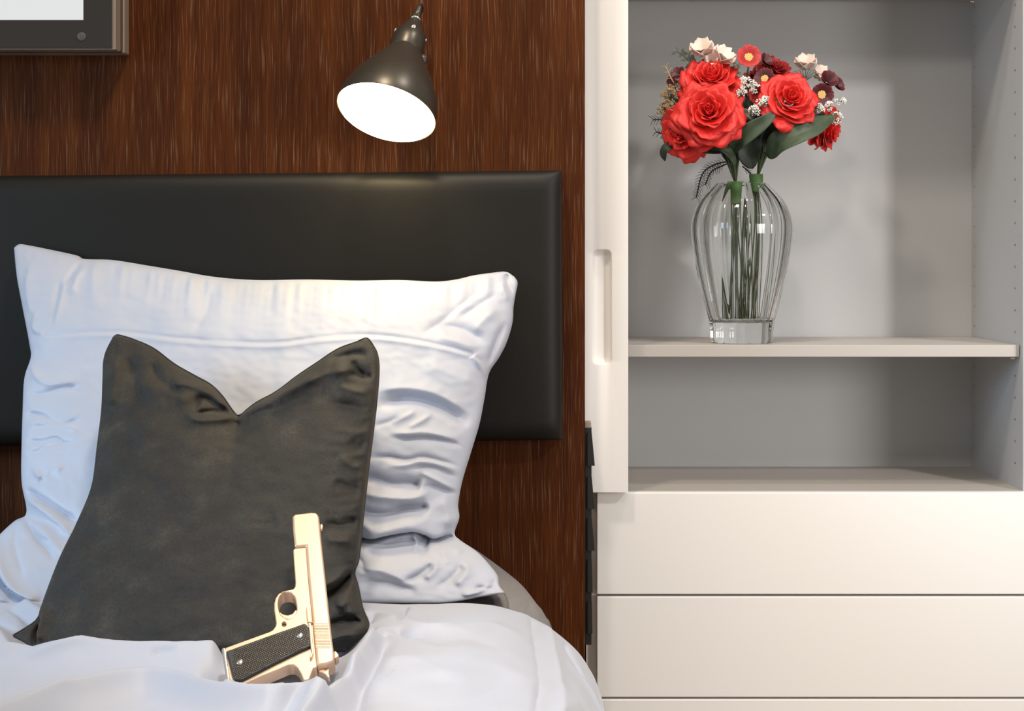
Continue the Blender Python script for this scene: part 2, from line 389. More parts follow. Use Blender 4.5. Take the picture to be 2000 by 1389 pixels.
# sliding door with recessed grip
yd0, yd1 = .056, .0785
dx0 = P(1143.5, 0, yd0).x-.004; dx1 = P(1227, 0, yd0).x
dz0 = P(0, 962, yd0).z; dz1 = 2.32
hx0 = P(1155, 0, yd0).x; hx1 = P(1196, 0, yd0).x; hz0 = P(0, 714, yd0).z; hz1 = P(0, 486, yd0).z
def rrect(x0, x1, z0, z1, r, n=8):
    pts = []
    for cx, cz, a0 in ((x1-r, z1-r, 0), (x0+r, z1-r, 90), (x0+r, z0+r, 180), (x1-r, z0+r, 270)):
        for i in range(n+1):
            a = math.radians(a0+90*i/n); pts.append((cx+r*math.cos(a), cz+r*math.sin(a)))
    return pts
inn = rrect(hx0, hx1, hz0, hz1, .010); N = len(inn)
cxm, czm = (hx0+hx1)/2, (hz0+hz1)/2
out = []                         # matching points on the outer rectangle
for i, (x, z) in enumerate(inn):
    q = i//9
    j = i % 9; ocn = [(dx1, dz1), (dx0, dz1), (dx0, dz0), (dx1, dz0)][q]
    if q == 0: a = (dx1, z) if j < 4 else ((dx1, dz1) if j == 4 else (x, dz1))
    if q == 1: a = (x, dz1) if j < 4 else ((dx0, dz1) if j == 4 else (dx0, z))
    if q == 2: a = (dx0, z) if j < 4 else ((dx0, dz0) if j == 4 else (x, dz0))
    if q == 3: a = (x, dz0) if j < 4 else ((dx1, dz0) if j == 4 else (dx1, z))
    out.append(a)
V = [(x, yd0, z) for x, z in out]+[(x, yd0, z) for x, z in inn]
def shrink(k, y): return [(cxm+(x-cxm)*(1-k/(hx1-hx0)*2), y, czm+(z-czm)*(1-k/(hz1-hz0)*2)) for x, z in inn]
V += shrink(.0012, yd0+.0008)+shrink(.002, yd0+.003)+shrink(.0035, yd0+.011)+shrink(.0060, yd0+.0145)+shrink(.010, yd0+.016)
V += [(x, yd1, z) for x, z in out]
fs = []
for L in range(6):
    for i in range(N): fs.append((L*N+i, L*N+(i+1) % N, (L+1)*N+(i+1) % N, (L+1)*N+i))
fs.append(tuple(6*N+i for i in range(N)))
for i in range(N): fs.append((i, 7*N+i, 7*N+(i+1) % N, (i+1) % N))
fs.append(tuple(reversed([7*N+i for i in range(N)])))
dr = mesh('sliding_door', V, fs, M['white'], wd, True)
b_ = dr.modifiers.new('split', 'EDGE_SPLIT'); b_.split_angle = math.radians(40)
# metal guide rail line beside the drawers is just the dark gap behind
# ------------------------------------------------------------------ black tiered rack on the edge of the wood wall
rk = thing('file_rack', 'narrow black tiered rack on the wood wall edge beside the cream drawers', 'rack', tuple(P(1150, 1250, .02)))
rx0 = WX+.0004
def rackbox(px1, py0, py1, y0, y1, name, m, bevel=.0006):
    b = P(px1, py0, y0); a = P(px1, py1, y0)
    return box(name, rx0, b.x, y0, y1, a.z, b.z, m, rk, bevel)
rackbox(1155.5, 835, 1260, .012, .040, 'back_strip', M['black'])
rackbox(1154.5, 825, 836, .012, .040, 'top_cap', mat('rack_cap_brown', (.33, .25, .22), .5))
for (t0, t1, w0, w1) in ((846, 910, 1155.8, 1161.8), (932, 994, 1155.8, 1161.5), (1013, 1076, 1155.8, 1161.5), (1094, 1157, 1155.8, 1157.5), (1176, 1238, 1155.8, 1157.3)):
    y0, y1 = .008, .036
    c = [P(w0, t0, y0), P(w1, t1, y0)]; xb = rx0+.004
    V = [(xb, y0, c[0].z), (c[0].x, y0, c[0].z), (c[1].x, y0, c[1].z), (xb, y0, c[1].z)]
    V += [(x, y1, z) for x, _, z in V]
    MB().add(V, [(0, 3, 2, 1), (4, 5, 6, 7), (0, 1, 5, 4), (1, 2, 6, 5), (2, 3, 7, 6), (3, 0, 4, 7)]).build('pocket', M['black'], rk, False)

# ------------------------------------------------------------------ bed: base, mattress
BX0, BX1 = -1.0, .045
bb = thing('bed_base', 'dark low bed base on short legs under the mattress, hidden by the bedding', 'bed base', (-.45, -1.0, 0))
box('side_rail', BX0+.03, BX1-.05, -2.02, -.09, .16, .358, M['black'], bb, .006)
for x in (BX0+.10, BX1-.12):
    for y in (-1.95, -.14): box('leg', x-.025, x+.025, y-.025, y+.025, 0, .16, M['black'], bb, .003)
# mattress outline (plan), right head corner strongly rounded as the sheet pulls it in
plan = [(-.128, -.062), (-.075, -.155), (-.022, -.275), (.008, -.39), (.022, -.445), (.008, -.50), (.006, -.75), (.008, -1.1), (.008, -1.9), (.0, -2.05), (-.95, -2.05), (-1.0, -2.0), (-1.0, -.12), (-.95, -.062), (-.30, -.062), (-.15, -.060)]
pl = catmull(plan+[plan[0]], 700)[:-1]; pl[:, 1] = np.minimum(pl[:, 1], -.0625)
cen = np.array([-.5, -1.0])
rings = []
def sstep(t): t = np.clip(t, 0, 1); return t*t*(3-2*t)
for ins, z in ((0, .36), (0, .42), (.0, .530), (.004, .56), (.011, .58), (.022, .595), (.040, .604), (.075, .609)):
    dirn = pl-cen; L = np.linalg.norm(dirn, axis=1, keepdims=True); q = pl-dirn/L*ins
    zz = z-np.clip((-q[:, 1]-.10)/.33, 0, 1)*(.027 if z > .5 else 0)-((.073*sstep((-q[:, 1]-.425)/.042)+.03*np.clip((-q[:, 1]-.50)/.1, 0, 1)) if z > .5 else 0)+np.where(z > .5, .010, 0)*np.exp(-((q[:, 0]+.12)**2+(q[:, 1]+.08)**2)/.02)
    rings.append(np.c_[q, zz])
for k in list(np.linspace(.997, .40, 170))+[.3, .2, .1, .01]:
    q = cen+(rings[7][:, :2]-cen)*k
    rings.append(np.c_[q, .609-np.clip((-q[:, 1]-.10)/.33, 0, 1)*.027-.073*sstep((-q[:, 1]-.425)/.042)-.03*np.clip((-q[:, 1]-.50)/.1, 0, 1)])
    q = cen+(rings[7][:, :2]-cen)*k; rings.append(np.c_[q, np.full(len(q), .609-.127)])
V = np.vstack(rings); n = len(pl)
fs = [(r*n+i, (r+1)*n+i, (r+1)*n+(i+1) % n, r*n+(i+1) % n) for r in range(len(rings)-1) for i in range(n)]+[tuple(range(n)), tuple(reversed([(len(rings)-1)*n+i for i in range(n)]))]
V[:, 2] += -.36*0
mt = mesh('mattress', V, fs, M['sheet']); tag(mt, 'mattress in a taupe grey fitted sheet, its corner showing behind the pillow', 'mattress')

# ------------------------------------------------------------------ soft shapes
def soft(name, top, right, bottom, left, yfun, T, Tb, nu, nv, m, folds, parent=None, ex=.45, puck=.0, seamn=0., thick_mod=None):
    t = catmull(top, nu); b = catmull(bottom, nu); l = catmull(left, nv); r = catmull(right, nv)
    u = np.linspace(0, 1, nu); v = np.linspace(0, 1, nv)
    u = u; Uu, Vv = np.meshgrid(u, v, indexing='ij')
    G = np.zeros((nu, nv, 2))
    for k in range(2):
        G[..., k] = (1-Vv)*t[:, k][:, None]+Vv*b[:, k][:, None]+(1-Uu)*l[:, k][None]+Uu*r[:, k][None] \
            - ((1-Uu)*(1-Vv)*t[0, k]+Uu*(1-Vv)*t[-1, k]+(1-Uu)*Vv*b[0, k]+Uu*Vv*b[-1, k])
    PX, PY = G[..., 0], G[..., 1]
    Ys = yfun(PX, PY); d = D+Ys
    X = (PX-VX)/F*d; Z = EZ-(PY-VY)/F*d
    a = np.clip(1-(2*Uu-1)**2, 0, 1); c = np.clip(1-(2*Vv-1)**2, 0, 1)
    env = (a**ex)*(c**ex)
    if thick_mod is not None: tm = thick_mod(PX, PY)
    else: tm = 1.
    H = T*env*tm
    wr = folds(PX, PY, Uu, Vv); dzf = 0.
    if isinstance(wr, tuple): wr, dzf = wr
    edge = np.clip(np.minimum(a, c)*9, 0, 1)
    H = H+wr*edge
    H = np.maximum(H, -.004)
    Fr = np.stack([X, Ys-H, Z+dzf*edge], -1); Bk = np.stack([X, Ys+Tb*env, Z], -1)
    nF = nu*nv; idF = np.arange(nF).reshape(nu, nv); idB = idF.copy()
    idB[1:-1, 1:-1] = nF+np.arange((nu-2)*(nv-2)).reshape(nu-2, nv-2)
    V = np.vstack([Fr.reshape(-1, 3), Bk[1:-1, 1:-1].reshape(-1, 3)])
    def q(I, flip):
        A = np.stack([I[:-1, :-1], I[:-1, 1:], I[1:, 1:], I[1:, :-1]], -1).reshape(-1, 4)
        return A[:, ::-1] if flip else A
    fs = np.vstack([q(idF, False), q(idB, True)])
    o = mesh(name, V, fs, m, parent)
    o.select_set(False)
    return o, Fr

# pillow
p_top = [(27, 484), (38, 477), (60, 480), (100, 488), (150, 499), (166, 506), (220, 508), (290, 519), (350, 529), (420, 541), (500, 547), (600, 546), (700, 548), (780, 547), (850, 550), (890, 546), (925, 538), (960, 533), (988, 531), (1004, 540)]
p_right = [(1004, 540), (1011, 552), (1007, 575), (1003, 600), (1001, 630), (990, 668), (975, 698), (955, 730), (946, 780), (936, 830), (918, 890), (903, 940), (895, 985), (897, 1012), (888, 1042), (900, 1056), (932, 1078), (955, 1102), (972, 1125), (975, 1143), (987, 1158)]
p_bot = [(-90, 1188), (60, 1192), (300, 1192), (560, 1186), (700, 1178), (860, 1178), (940, 1166), (987, 1158)]
p_left = [(27, 484), (33, 540), (45, 600), (60, 675), (62, 700), (50, 740), (47, 800), (45, 870), (45, 940), (54, 1000), (28, 1018), (-4, 1048), (-40, 1090), (-65, 1140), (-90, 1188)]
ky = [470, 540, 700, 850, 1000, 1045, 1100, 1195]; kv = [-.085, -.115, -.180, -.252, -.320, -.345, -.395, -.460]
yp = lambda X, Y: np.interp(Y, ky, kv)
def pf(X, Y, U, V):
    h = np.zeros(X.shape); dz = np.zeros(X.shape)
    def z_(pts, w_, a_, sk=0., tp=.25): dz.__iadd__(stroke(X, Y, pts, w_, a_, sk, tp))
    def s(pts, w_, a_, sk=0., tp=.25): h.__iadd__(stroke(X, Y, pts, w_, a_, sk, tp))
    # top seam puckers
    env = np.exp(-(V/.075)**2)*np.clip((X-140)/60, 0, 1)
    q = nzarr(X, Y, .030, .002, 3); q2 = nzarr(X, Y, .075, .003, 5)
    h += env*(.0060*q+.0040*q2); dz += np.exp(-(V/.03)**2)*.004*q2
    h += np.exp(-(V/.22)**2)*.0035*nzarr(X, Y, .022, .004, 8)
    # stitched hem line
    s([(95, 655), (160, 648), (260, 646), (400, 660), (540, 666), (640, 655), (730, 651), (820, 662), (900, 680), (935, 695), (952, 725)], 3.5, -.0030, 0, .03)
    s([(95, 662), (160, 655), (260, 653), (400, 667), (540, 673), (640, 662), (730, 658), (820, 669), (900, 687), (930, 702)], 5, .0028, 0, .03)
    # left side
    s([(60, 700), (90, 735), (120, 745), (180, 738)], 9, .006); s([(60, 760), (95, 768), (150, 752), (190, 765)], 9, -.006)
    s([(50, 812), (90, 806), (140, 822), (190, 808)], 5, -.006); s([(60, 828), (110, 818), (190, 836)], 6, .005)
    s([(60, 858), (100, 856), (130, 850), (150, 864)], 5, -.005); s([(55, 875), (80, 880), (120, 862), (180, 858)], 5, -.004)
    s([(75, 905), (100, 925), (118, 912), (150, 900)], 5, .005); s([(90, 945), (102, 925), (140, 900)], 4, -.004)
    s([(50, 955), (80, 960), (130, 985), (180, 1015)], 6, -.009); s([(55, 972), (90, 980), (140, 1010), (170, 1040)], 9, .009)
    s([(54, 1003), (70, 1018), (95, 1045), (130, 1090)], 6, -.008); s([(85, 1010), (120, 1040), (160, 1080)], 8, .006)
    s([(48, 1012), (42, 1050), (52, 1090), (60, 1120)], 6, -.005); s([(10, 1050), (14, 1090), (40, 1140), (90, 1172)], 13, .013, 0, .15)
    s([(0, 1060), (-4, 1100), (14, 1140), (50, 1165), (80, 1176)], 6, -.018, 0, .1); s([(-20, 1110), (0, 1150), (30, 1175)], 8, .008)
    s([(130, 540), (122, 590), (112, 640)], 5, -.005); s([(140, 540), (130, 590), (120, 640)], 6, .004); s([(166, 508), (150, 535), (138, 560)], 6, -.006); s([(178, 512), (160, 545), (150, 580)], 7, .005)
    s([(200, 585), (250, 580), (300, 590)], 12, -.003); s([(250, 560), (330, 600), (420, 590)], 22, .004); s([(420, 560), (415, 610), (390, 650)], 8, -.003)
    s([(70, 505), (60, 560), (70, 620)], 10, .004); s([(85, 600), (75, 640), (110, 650)], 6, .004)
    # right side: broad shadowed folds
    s([(735, 792), (780, 776), (830, 778), (880, 800), (925, 838)], 13, -.017, -.35); s([(735, 762), (790, 752), (850, 762), (900, 790), (930, 812)], 11, .009)
    s([(770, 820), (800, 806), (820, 795)], 4, .004); s([(800, 830), (830, 815), (850, 800)], 4, .005); s([(735, 825), (770, 815), (790, 805)], 5, -.004)
    s([(765, 846), (800, 848), (840, 848), (880, 856), (915, 876)], 4.5, -.008); s([(765, 838), (800, 838), (845, 838), (900, 856)], 6, .007)
    s([(718, 884), (760, 882), (800, 888), (830, 884), (870, 895), (910, 912)], 4, -.008); s([(760, 896), (790, 900), (830, 893), (870, 902), (905, 922)], 5, .006); s([(800, 906), (850, 905), (905, 935)], 4, -.005)
    s([(705, 918), (740, 925), (770, 935), (800, 936), (828, 944)], 10, -.020, -.35, .10); s([(820, 910), (850, 925), (905, 960)], 6, .007); s([(825, 940), (860, 945), (900, 965)], 5, -.006)
    s([(708, 950), (760, 958), (810, 962), (850, 950)], 9, .013); s([(705, 978), (730, 990), (765, 992), (800, 982), (845, 985)], 9, -.018, 0, .12)
    s([(700, 1006), (745, 1014), (800, 1003), (850, 1004)], 10, .012); s([(860, 960), (880, 1000), (875, 1030)], 16, .008)
    # main fold where the upper part rolls over the flap
    s([(675, 1064), (715, 1044), (765, 1028), (815, 1022), (842, 1040), (860, 1050), (896, 1046)], 6.5, -.040, 0, .05)
    s([(690, 1042), (750, 1016), (815, 1008), (848, 1028), (890, 1034)], 10, .018); z_([(690, 1042), (750, 1020), (815, 1012), (845, 1032), (890, 1036)], 11, -.011)
    s([(690, 1075), (745, 1048), (800, 1036), (824, 1042)], 11, .018); s([(856, 1064), (880, 1060), (910, 1075)], 10, .012)
    s([(826, 1022), (834, 1036), (836, 1056), (826, 1080)], 5, -.022, .3); s([(810, 1026), (818, 1050), (812, 1075)], 7, .014); z_([(815, 1030), (822, 1050), (815, 1075)], 9, -.004)
    s([(845, 1060), (870, 1075), (880, 1100)], 10, .006); s([(842, 1086), (838, 1102), (815, 1118), (790, 1128)], 6, -.011); s([(855, 1080), (852, 1105), (830, 1125)], 7, .006)
    s([(900, 1085), (895, 1110), (870, 1132), (850, 1140)], 7, -.008); s([(915, 1090), (912, 1115), (890, 1140)], 8, .006)
    s([(700, 1095), (760, 1105), (820, 1140)], 16, .007); s([(700, 1130), (760, 1132), (820, 1150)], 12, -.009)
    s([(700, 1072), (716, 1090), (712, 1110)], 7, -.006)
    s([(925, 1146), (950, 1146), (972, 1150)], 5, -.010); s([(900, 1160), (935, 1152), (965, 1138)], 5, .009); s([(970, 1128), (964, 1140), (975, 1150)], 4, -.010); s([(955, 1158), (985, 1156)], 4, .006)
    # top right corner gathers
    s([(990, 534), (992, 550), (1000, 566), (1008, 578)], 5, -.012, 0, .1); s([(982, 545), (984, 565), (996, 590)], 6, .007); s([(975, 575), (960, 580), (930, 600), (890, 625)], 9, -.006)
    s([(950, 560), (920, 580), (860, 630), (820, 655)], 8, -.004); s([(975, 600), (950, 620), (925, 650)], 12, .005); s([(990, 625), (970, 670), (952, 720)], 5, -.010); s([(998, 640), (980, 690), (960, 722)], 5, .007)
    s([(855, 632), (900, 640), (930, 655), (955, 660)], 10, -.006); s([(850, 655), (890, 662), (940, 680)], 10, .005); s([(925, 690), (940, 715), (950, 735)], 5, .008, 0, .1); s([(830, 700), (890, 730), (940, 745)], 20, .005)
    h += .0020*nzarr(X, Y, .012, .018, 1, 2)+.0008*nzarr(X, Y, .05, .08, 9)
    return h, dz
def tmp_(X, Y): return 1-.45*np.exp(-((Y-1045)/26)**2)*np.clip((X-560)/120, 0, 1)-.25*np.clip((Y-1060)/110, 0, 1)
pillow, PF = soft('pillow', p_top, p_right, p_bot, p_left, yp, .078, .055, 330, 230, M['linen'], pf, ex=.42, thick_mod=tmp_)
tag(pillow, 'large pale blue cotton pillow with crumpled lower right corner leaning on the black headboard', 'pillow')

# velvet cushion
c_top = [(217, 668), (224, 656), (236, 656), (262, 664), (300, 681), (340, 711), (380, 734), (412, 752), (435, 775), (449, 795), (459, 808), (467, 813), (476, 806), (500, 787), (540, 765), (580, 735), (620, 708), (660, 682), (700, 667), (714, 660), (724, 668)]
c_right = [(724, 668), (736, 690), (740, 722), (736, 780), (728, 850), (719, 920), (712, 985), (706, 1040), (700, 1095), (692, 1118), (699, 1145), (708, 1188), (720, 1222), (704, 1246), (676, 1272)]
c_bot = [(26, 1242), (50, 1254), (80, 1262), (250, 1268), (440, 1270), (600, 1272), (676, 1272)]
c_left = [(217, 668), (204, 700), (202, 740), (200, 800), (191, 880), (181, 950), (152, 1020), (120, 1085), (96, 1145), (80, 1190), (70, 1213), (26, 1242)]
ck = [650, 800, 1000, 1150, 1280]; cv = [-.335, -.415, -.535, -.62, -.70]
yc = lambda X, Y: np.interp(Y, ck, cv)
def cf(X, Y, U, V):
    h = np.zeros(X.shape)
    def s(pts, w_, a_, sk=0., tp=.25): h.__iadd__(stroke(X, Y, pts, w_, a_, sk, tp))
    s([(466, 812), (462, 840), (455, 870)], 20, -.006)
    s([(462, 806), (430, 790), (400, 775), (385, 800)], 9, -.010); s([(468, 812), (440, 815), (400, 815), (370, 800)], 8, .006)
    s([(452, 800), (432, 765), (395, 750), (340, 745)], 9, .009, 0, .15); s([(455, 806), (420, 800), (385, 805)], 5, -.008)
    s([(400, 790), (340, 760), (290, 750), (260, 720)], 20, .007); s([(250, 690), (275, 740), (285, 800)], 18, -.010); s([(300, 700), (320, 740), (380, 765)], 12, -.008)
    s([(240, 690), (235, 740), (225, 800)], 14, .007); s([(340, 770), (320, 810), (270, 850)], 22, .005)
    s([(474, 808), (540, 775), (600, 745), (650, 725), (700, 720)], 12, .010, 0, .12); s([(480, 812), (540, 795), (600, 775), (660, 760)], 14, -.004)
    s([(640, 700), (690, 690), (725, 690)], 8, -.007); s([(680, 725), (710, 735), (732, 730)], 8, -.009); s([(660, 745), (700, 760), (730, 770)], 10, .006)
    s([(690, 700), (700, 720), (716, 735)], 7, -.006); s([(640, 780), (690, 790), (725, 800)], 12, -.004)
    s([(690, 850), (705, 870), (722, 850)], 9, -.004); s([(670, 880), (695, 905), (715, 900)], 10, .004); s([(660, 930), (690, 950), (712, 945)], 9, -.005)
    s([(640, 1010), (670, 1020), (706, 1010)], 10, -.007); s([(640, 1040), (670, 1045), (700, 1050)], 10, .006)
    s([(560, 1000), (530, 1010), (500, 1005)], 14, -.003)
    s([(628, 1162), (655, 1150), (680, 1128), (696, 1112)], 9, -.024, 0, .10); s([(630, 1130), (665, 1120), (692, 1095)], 13, .010)
    s([(660, 1175), (690, 1165), (700, 1200)], 16, .012); s([(640, 1215), (680, 1205), (716, 1215)], 8, -.012); s([(640, 1240), (680, 1228), (712, 1232)], 10, .010)
    s([(70, 1262), (72, 1235), (82, 1200)], 5, -.014, 0, .1); s([(85, 1250), (92, 1220), (105, 1180)], 11, .008)
    h *= 1.45
    h += .0035*nzarr(X, Y, .010, .014, 11, 2)+.0014*nzarr(X, Y, .035, .05, 4)
    h += (np.exp(-((X-705)/45)**2)*np.clip((Y-680)/60, 0, 1)*.006*nzarr(X, Y, .012, .045, 14, 2))
    h += np.exp(-(V/.14)**2)*.0035*nzarr(X, Y, .04, .02, 21, 2)
    return h
def ct(X, Y): return 1-.35*np.exp(-(((X-466)/60)**2+((Y-812)/55)**2))
cush = thing('velvet_cushion', 'dark grey velvet cushion with a dent in its top, propped against the blue pillow', 'cushion', tuple(P(380, 1262, -.69)))
cover, CF = soft('cover', c_top, c_right, c_bot, c_left, yc, .062, .040, 240, 220, M['velvet'], cf, ex=.40, thick_mod=ct, parent=cush)
edge = np.vstack([CF[0, ::4], CF[::4, -1], CF[-1, ::-4], CF[::-4, 0]])
mb = MB(); tube(mb, [tuple(p) for p in edge], .0013, 6, res=700); mb.build('piping', M['velvet'], cush)

# ------------------------------------------------------------------ duvet
def pl2(pts, z=-.432):
    out = []
    for px, py in pts:
        d = -z*F/(py-VY); out.append(((px-VX)/F*d, d-D))
    return out
ny = 380; sxs = np.r_[np.linspace(-1.06, -.12, 330), np.linspace(-.118, .34, 190)]
ysv = -.470-.98*np.linspace(0, 1, ny)**1.25
SX, SY = np.meshgrid(sxs, ysv, indexing='ij')
# cross-section: flat until x=-.09, then a quarter superellipse, then down the side
R = .175; x0 = -.095
arc = np.clip((SX-x0)/(R*PI/2), 0, 1)*PI/2
ex_ = np.where(SX < x0, SX, x0+R*np.sin(arc)); rest = np.clip(SX-x0-R*PI/2, 0, None)
ez_ = -R*.92*(1-np.cos(arc))-rest; ex_ = ex_+rest*.05
arcL = np.clip((-.93-SX)/.2, 0, 1); ez_ = ez_-.12*arcL**2
b_e = np.clip((-.470-SY)/.030, 0, 1); back = -(.026)*(1-np.sqrt(np.clip(1-(1-b_e)**2, 0, 1)))
hh = np.zeros(SX.shape)
def ds(pts, w_, a_, sk=0., tp=.25, raw=False): hh.__iadd__(stroke(SX, SY, pts if raw else pl2(pts), w_, a_, sk, tp))
# hollow under the cushion, and the rim before it
ds([(-.66, -.69), (-.50, -.695), (-.35, -.70), (-.19, -.69)], .055, -.024, 0, .10, True)
ds([(-.72, -.785), (-.55, -.790), (-.45, -.780), (-.41, -.780), (-.345, -.772)], .022, .024, 0, .05, True)
ds([(-.25, -.675), (-.21, -.670), (-.17, -.66)], .028, -.016, 0, .3, True); ds([(-.37, -.835), (-.33, -.83), (-.29, -.83)], .024, -.016, 0, .3, True)
# long valley and ridge across the front
ds([(-80, 1412), (0, 1380), (120, 1348), (240, 1326), (330, 1326), (430, 1356)], .017, -.042, .35, .06)
ds([(-80, 1462), (0, 1430), (120, 1390), (240, 1362), (330, 1360), (430, 1386), (540, 1392), (620, 1370)], .022, .030, 0, .05)
ds([(-60, 1440), (40, 1408), (160, 1378)], .007, .005); ds([(0, 1450), (100, 1415), (200, 1395)], .007, -.006)
ds([(-20, 1312), (60, 1300), (140, 1292), (230, 1282), (430, 1268)], .007, .006, 0, .2)
ds([(0, 1300), (60, 1292), (150, 1284), (180, 1272)], .007, -.005)
ds([(20, 1285), (35, 1270), (50, 1262)], .005, -.004); ds([(50, 1262), (62, 1272), (75, 1282)], .005, -.004)
ds([(200, 1280), (210, 1262)], .005, .005); ds([(190, 1282), (260, 1279), (330, 1274)], .004, -.005)
ds([(285, 1294), (315, 1292), (345, 1291)], .0035, -.005)
# hollow under the pistol, rim in front of it
ds([(-.36, -.86), (-.28, -.86), (-.20, -.83)], .042, -.024, 0, .15, True)
ds([(400, 1352), (430, 1342), (436, 1320)], .010, -.014)
ds([(420, 1378), (470, 1372), (530, 1370), (580, 1366)], .016, .016, 0, .18)
# the raised fold to the right of the pistol
ds([(560, 1470), (610, 1410), (664, 1356), (692, 1312), (718, 1272), (735, 1242), (744, 1224)], .013, .022, .30, .12)
ds([(660, 1470), (690, 1400), (705, 1340), (735, 1288), (752, 1250)], .010, -.014, .3, .12)
ds([(636, 1389), (672, 1350), (690, 1322)], .006, -.006); ds([(700, 1300), (716, 1284), (730, 1262)], .006, -.005); ds([(500, 1440), (560, 1400), (620, 1362)], .009, -.008); ds([(560, 1440), (600, 1400), (640, 1365)], .008, .006)
ds([(712, 1222), (722, 1205), (738, 1198)], .007, -.012)
ds([(748, 1205), (790, 1220), (840, 1230), (900, 1226)], .016, .005); ds([(758, 1232), (785, 1236), (808, 1250)], .007, -.009); ds([(780, 1224), (786, 1206), (794, 1186)], .005, -.007); ds([(790, 1224), (797, 1206), (804, 1186)], .005, .004)
ds([(850, 1240), (960, 1225), (1040, 1235)], .03, .004); ds([(820, 1262), (900, 1248), (1000, 1258)], .03, -.004)
ds([(700, 1300), (800, 1290), (900, 1330)], .04, .004); ds([(760, 1400), (930, 1350), (1000, 1290)], .03, -.005)
# left back gathers beside the cushion
for k, (a, b) in enumerate((((-40, 1200), (75, 1250)), ((-30, 1225), (60, 1262)), ((10, 1185), (85, 1232)), ((40, 1182), (90, 1212)))): ds([a, b], .009, .008 if k % 2 else -.008)
# pleats on the draped right side, in arc-length coordinates
ds([(-.012, -.48), (-.004, -.60), (.004, -.75), (-.006, -1.0)], .008, -.008, .5, .12, True); ds([(.010, -.48), (.020, -.6), (.028, -.75), (.020, -1.)], .012, .007, 0, .1, True)
ds([(.040, -.50), (.060, -.56), (.10, -.60), (.16, -.60)], .006, -.009, 0, .15, True); ds([(.04, -.60), (.09, -.63), (.15, -.70), (.2, -.85)], .008, .006, 0, .2, True)
ds([(-.03, -1.0), (.03, -.86), (.06, -.72)], .02, .006, 0, .2, True)
hh += .0028*nzarr(SX, SY, 7, 5, 2, 2)+.0012*nzarr(SX, SY, 30, 22, 8)
cn = np.cos(arc); sn = np.sin(arc)
X = ex_+sn*hh; Z = EZ-.428+ez_*1.0+cn*hh+back-np.clip((-SY-.5)/.5, 0, 1)*.006
top = np.stack([X, SY, Z], -1)
ins = top.copy(); ins[..., 2] -= .018*cn+.0; ins[..., 0] -= .018*sn; ins[..., 1] = np.where(np.arange(ny)[None, :] == 0, SY+.0, SY)
n1, n2 = SX.shape; V = np.vstack([top.reshape(-1, 3), ins.reshape(-1, 3)]); I = np.arange(n1*n2).reshape(n1, n2)
q = lambda I: np.stack([I[:-1, :-1], I[1:, :-1], I[1:, 1:], I[:-1, 1:]], -1).reshape(-1, 4)
fs = [q(I)[:, ::-1], q(I+n1*n2)]
ring = np.r_[I[:, 0], I[-1, 1:], I[-2::-1, -1], I[0, -2:0:-1]]; rn = np.roll(ring, -1)
fs.append(np.stack([ring, rn, rn+n1*n2, ring+n1*n2], -1))
dv = mesh('duvet', V, np.vstack(fs), M['linen'])
tag(dv, 'pale blue cotton duvet rumpled over the bed in front of the grey cushion', 'duvet')

# ------------------------------------------------------------------ pistol
pp0 = P(600, 1335, -.850); pp1 = P(600, 1000, -.655)
dl = (pp1-pp0).normalized(); nrm = dl.cross(Vector((1, 0, 0))).normalized()
if nrm.y > 0: nrm = -nrm
camp = Vector((0, -D, EZ))
def gp(zx, zy):          # (the near face of the slab, half the slide's width out)
    return gq(zx, zy)-nrm*.0115
def gq(zx, zy):          # a point read off the photo, laid on the pistol's own side plane
    px = 420+zx/3.657; py = 980+zy/3.655
    r = P(px, py, 0)-camp; t = (pp0+nrm*.0115-camp).dot(nrm)/r.dot(nrm); return camp+r*t
gun = thing('pistol', 'champagne gold pistol with black checkered grip leaning on the grey velvet cushion', 'pistol', tuple(gp(300, 1250)))
def slab(name, outline, n0, n1, m, parent=gun, bevel=.001, holes=(), seg=2):
    import bmesh
    bm = bmesh.new()
    loops = [outline]+list(holes); edges = []
    for lp in loops:
        vs = [bm.verts.new(gp(*p)) for p in lp]
        for i in range(len(vs)): edges.append(bm.edges.new((vs[i], vs[(i+1) % len(vs)])))
    r = bmesh.ops.triangle_fill(bm, use_beauty=True, use_dissolve=False, edges=edges, normal=nrm)
    for f in bm.faces:
        f.normal_update()
        if f.normal.dot(nrm) < 0: f.normal_flip()
    bmesh.ops.dissolve_limit(bm, angle_limit=.01, verts=bm.verts[:], edges=bm.edges[:])
    for v in bm.verts: v.co += nrm*n1
    ext = bmesh.ops.extrude_face_region(bm, geom=bm.faces[:])
    for v in [g_ for g_ in ext['geom'] if isinstance(g_, bmesh.types.BMVert)]: v.co += nrm*(n0-n1)
    bmesh.ops.recalc_face_normals(bm, faces=bm.faces[:])
    off = Vector(parent.location)+(Vector(parent.parent.location) if parent.parent else Vector())
    for v in bm.verts: v.co -= off
    me = bpy.data.meshes.new(name); bm.to_mesh(me); bm.free(); me.materials.append(m)
    for p in me.polygons: p.use_smooth = True
    o = link(bpy.data.objects.new(name, me), parent); bev(o, bevel, seg)
    return o
def smooth_loop(pts, n=40): return [tuple(p) for p in catmull(list(pts)+[pts[0]], n+1)[:-1]]
def ell(cx, cy, rx, ry, rot=0, n=28):
    r = math.radians(rot); return [(cx+rx*math.cos(t)*math.cos(r)-ry*math.sin(t)*math.sin(r), cy+rx*math.cos(t)*math.sin(r)+ry*math.sin(t)*math.cos(r)) for t in [2*PI*i/n for i in range(n)]]
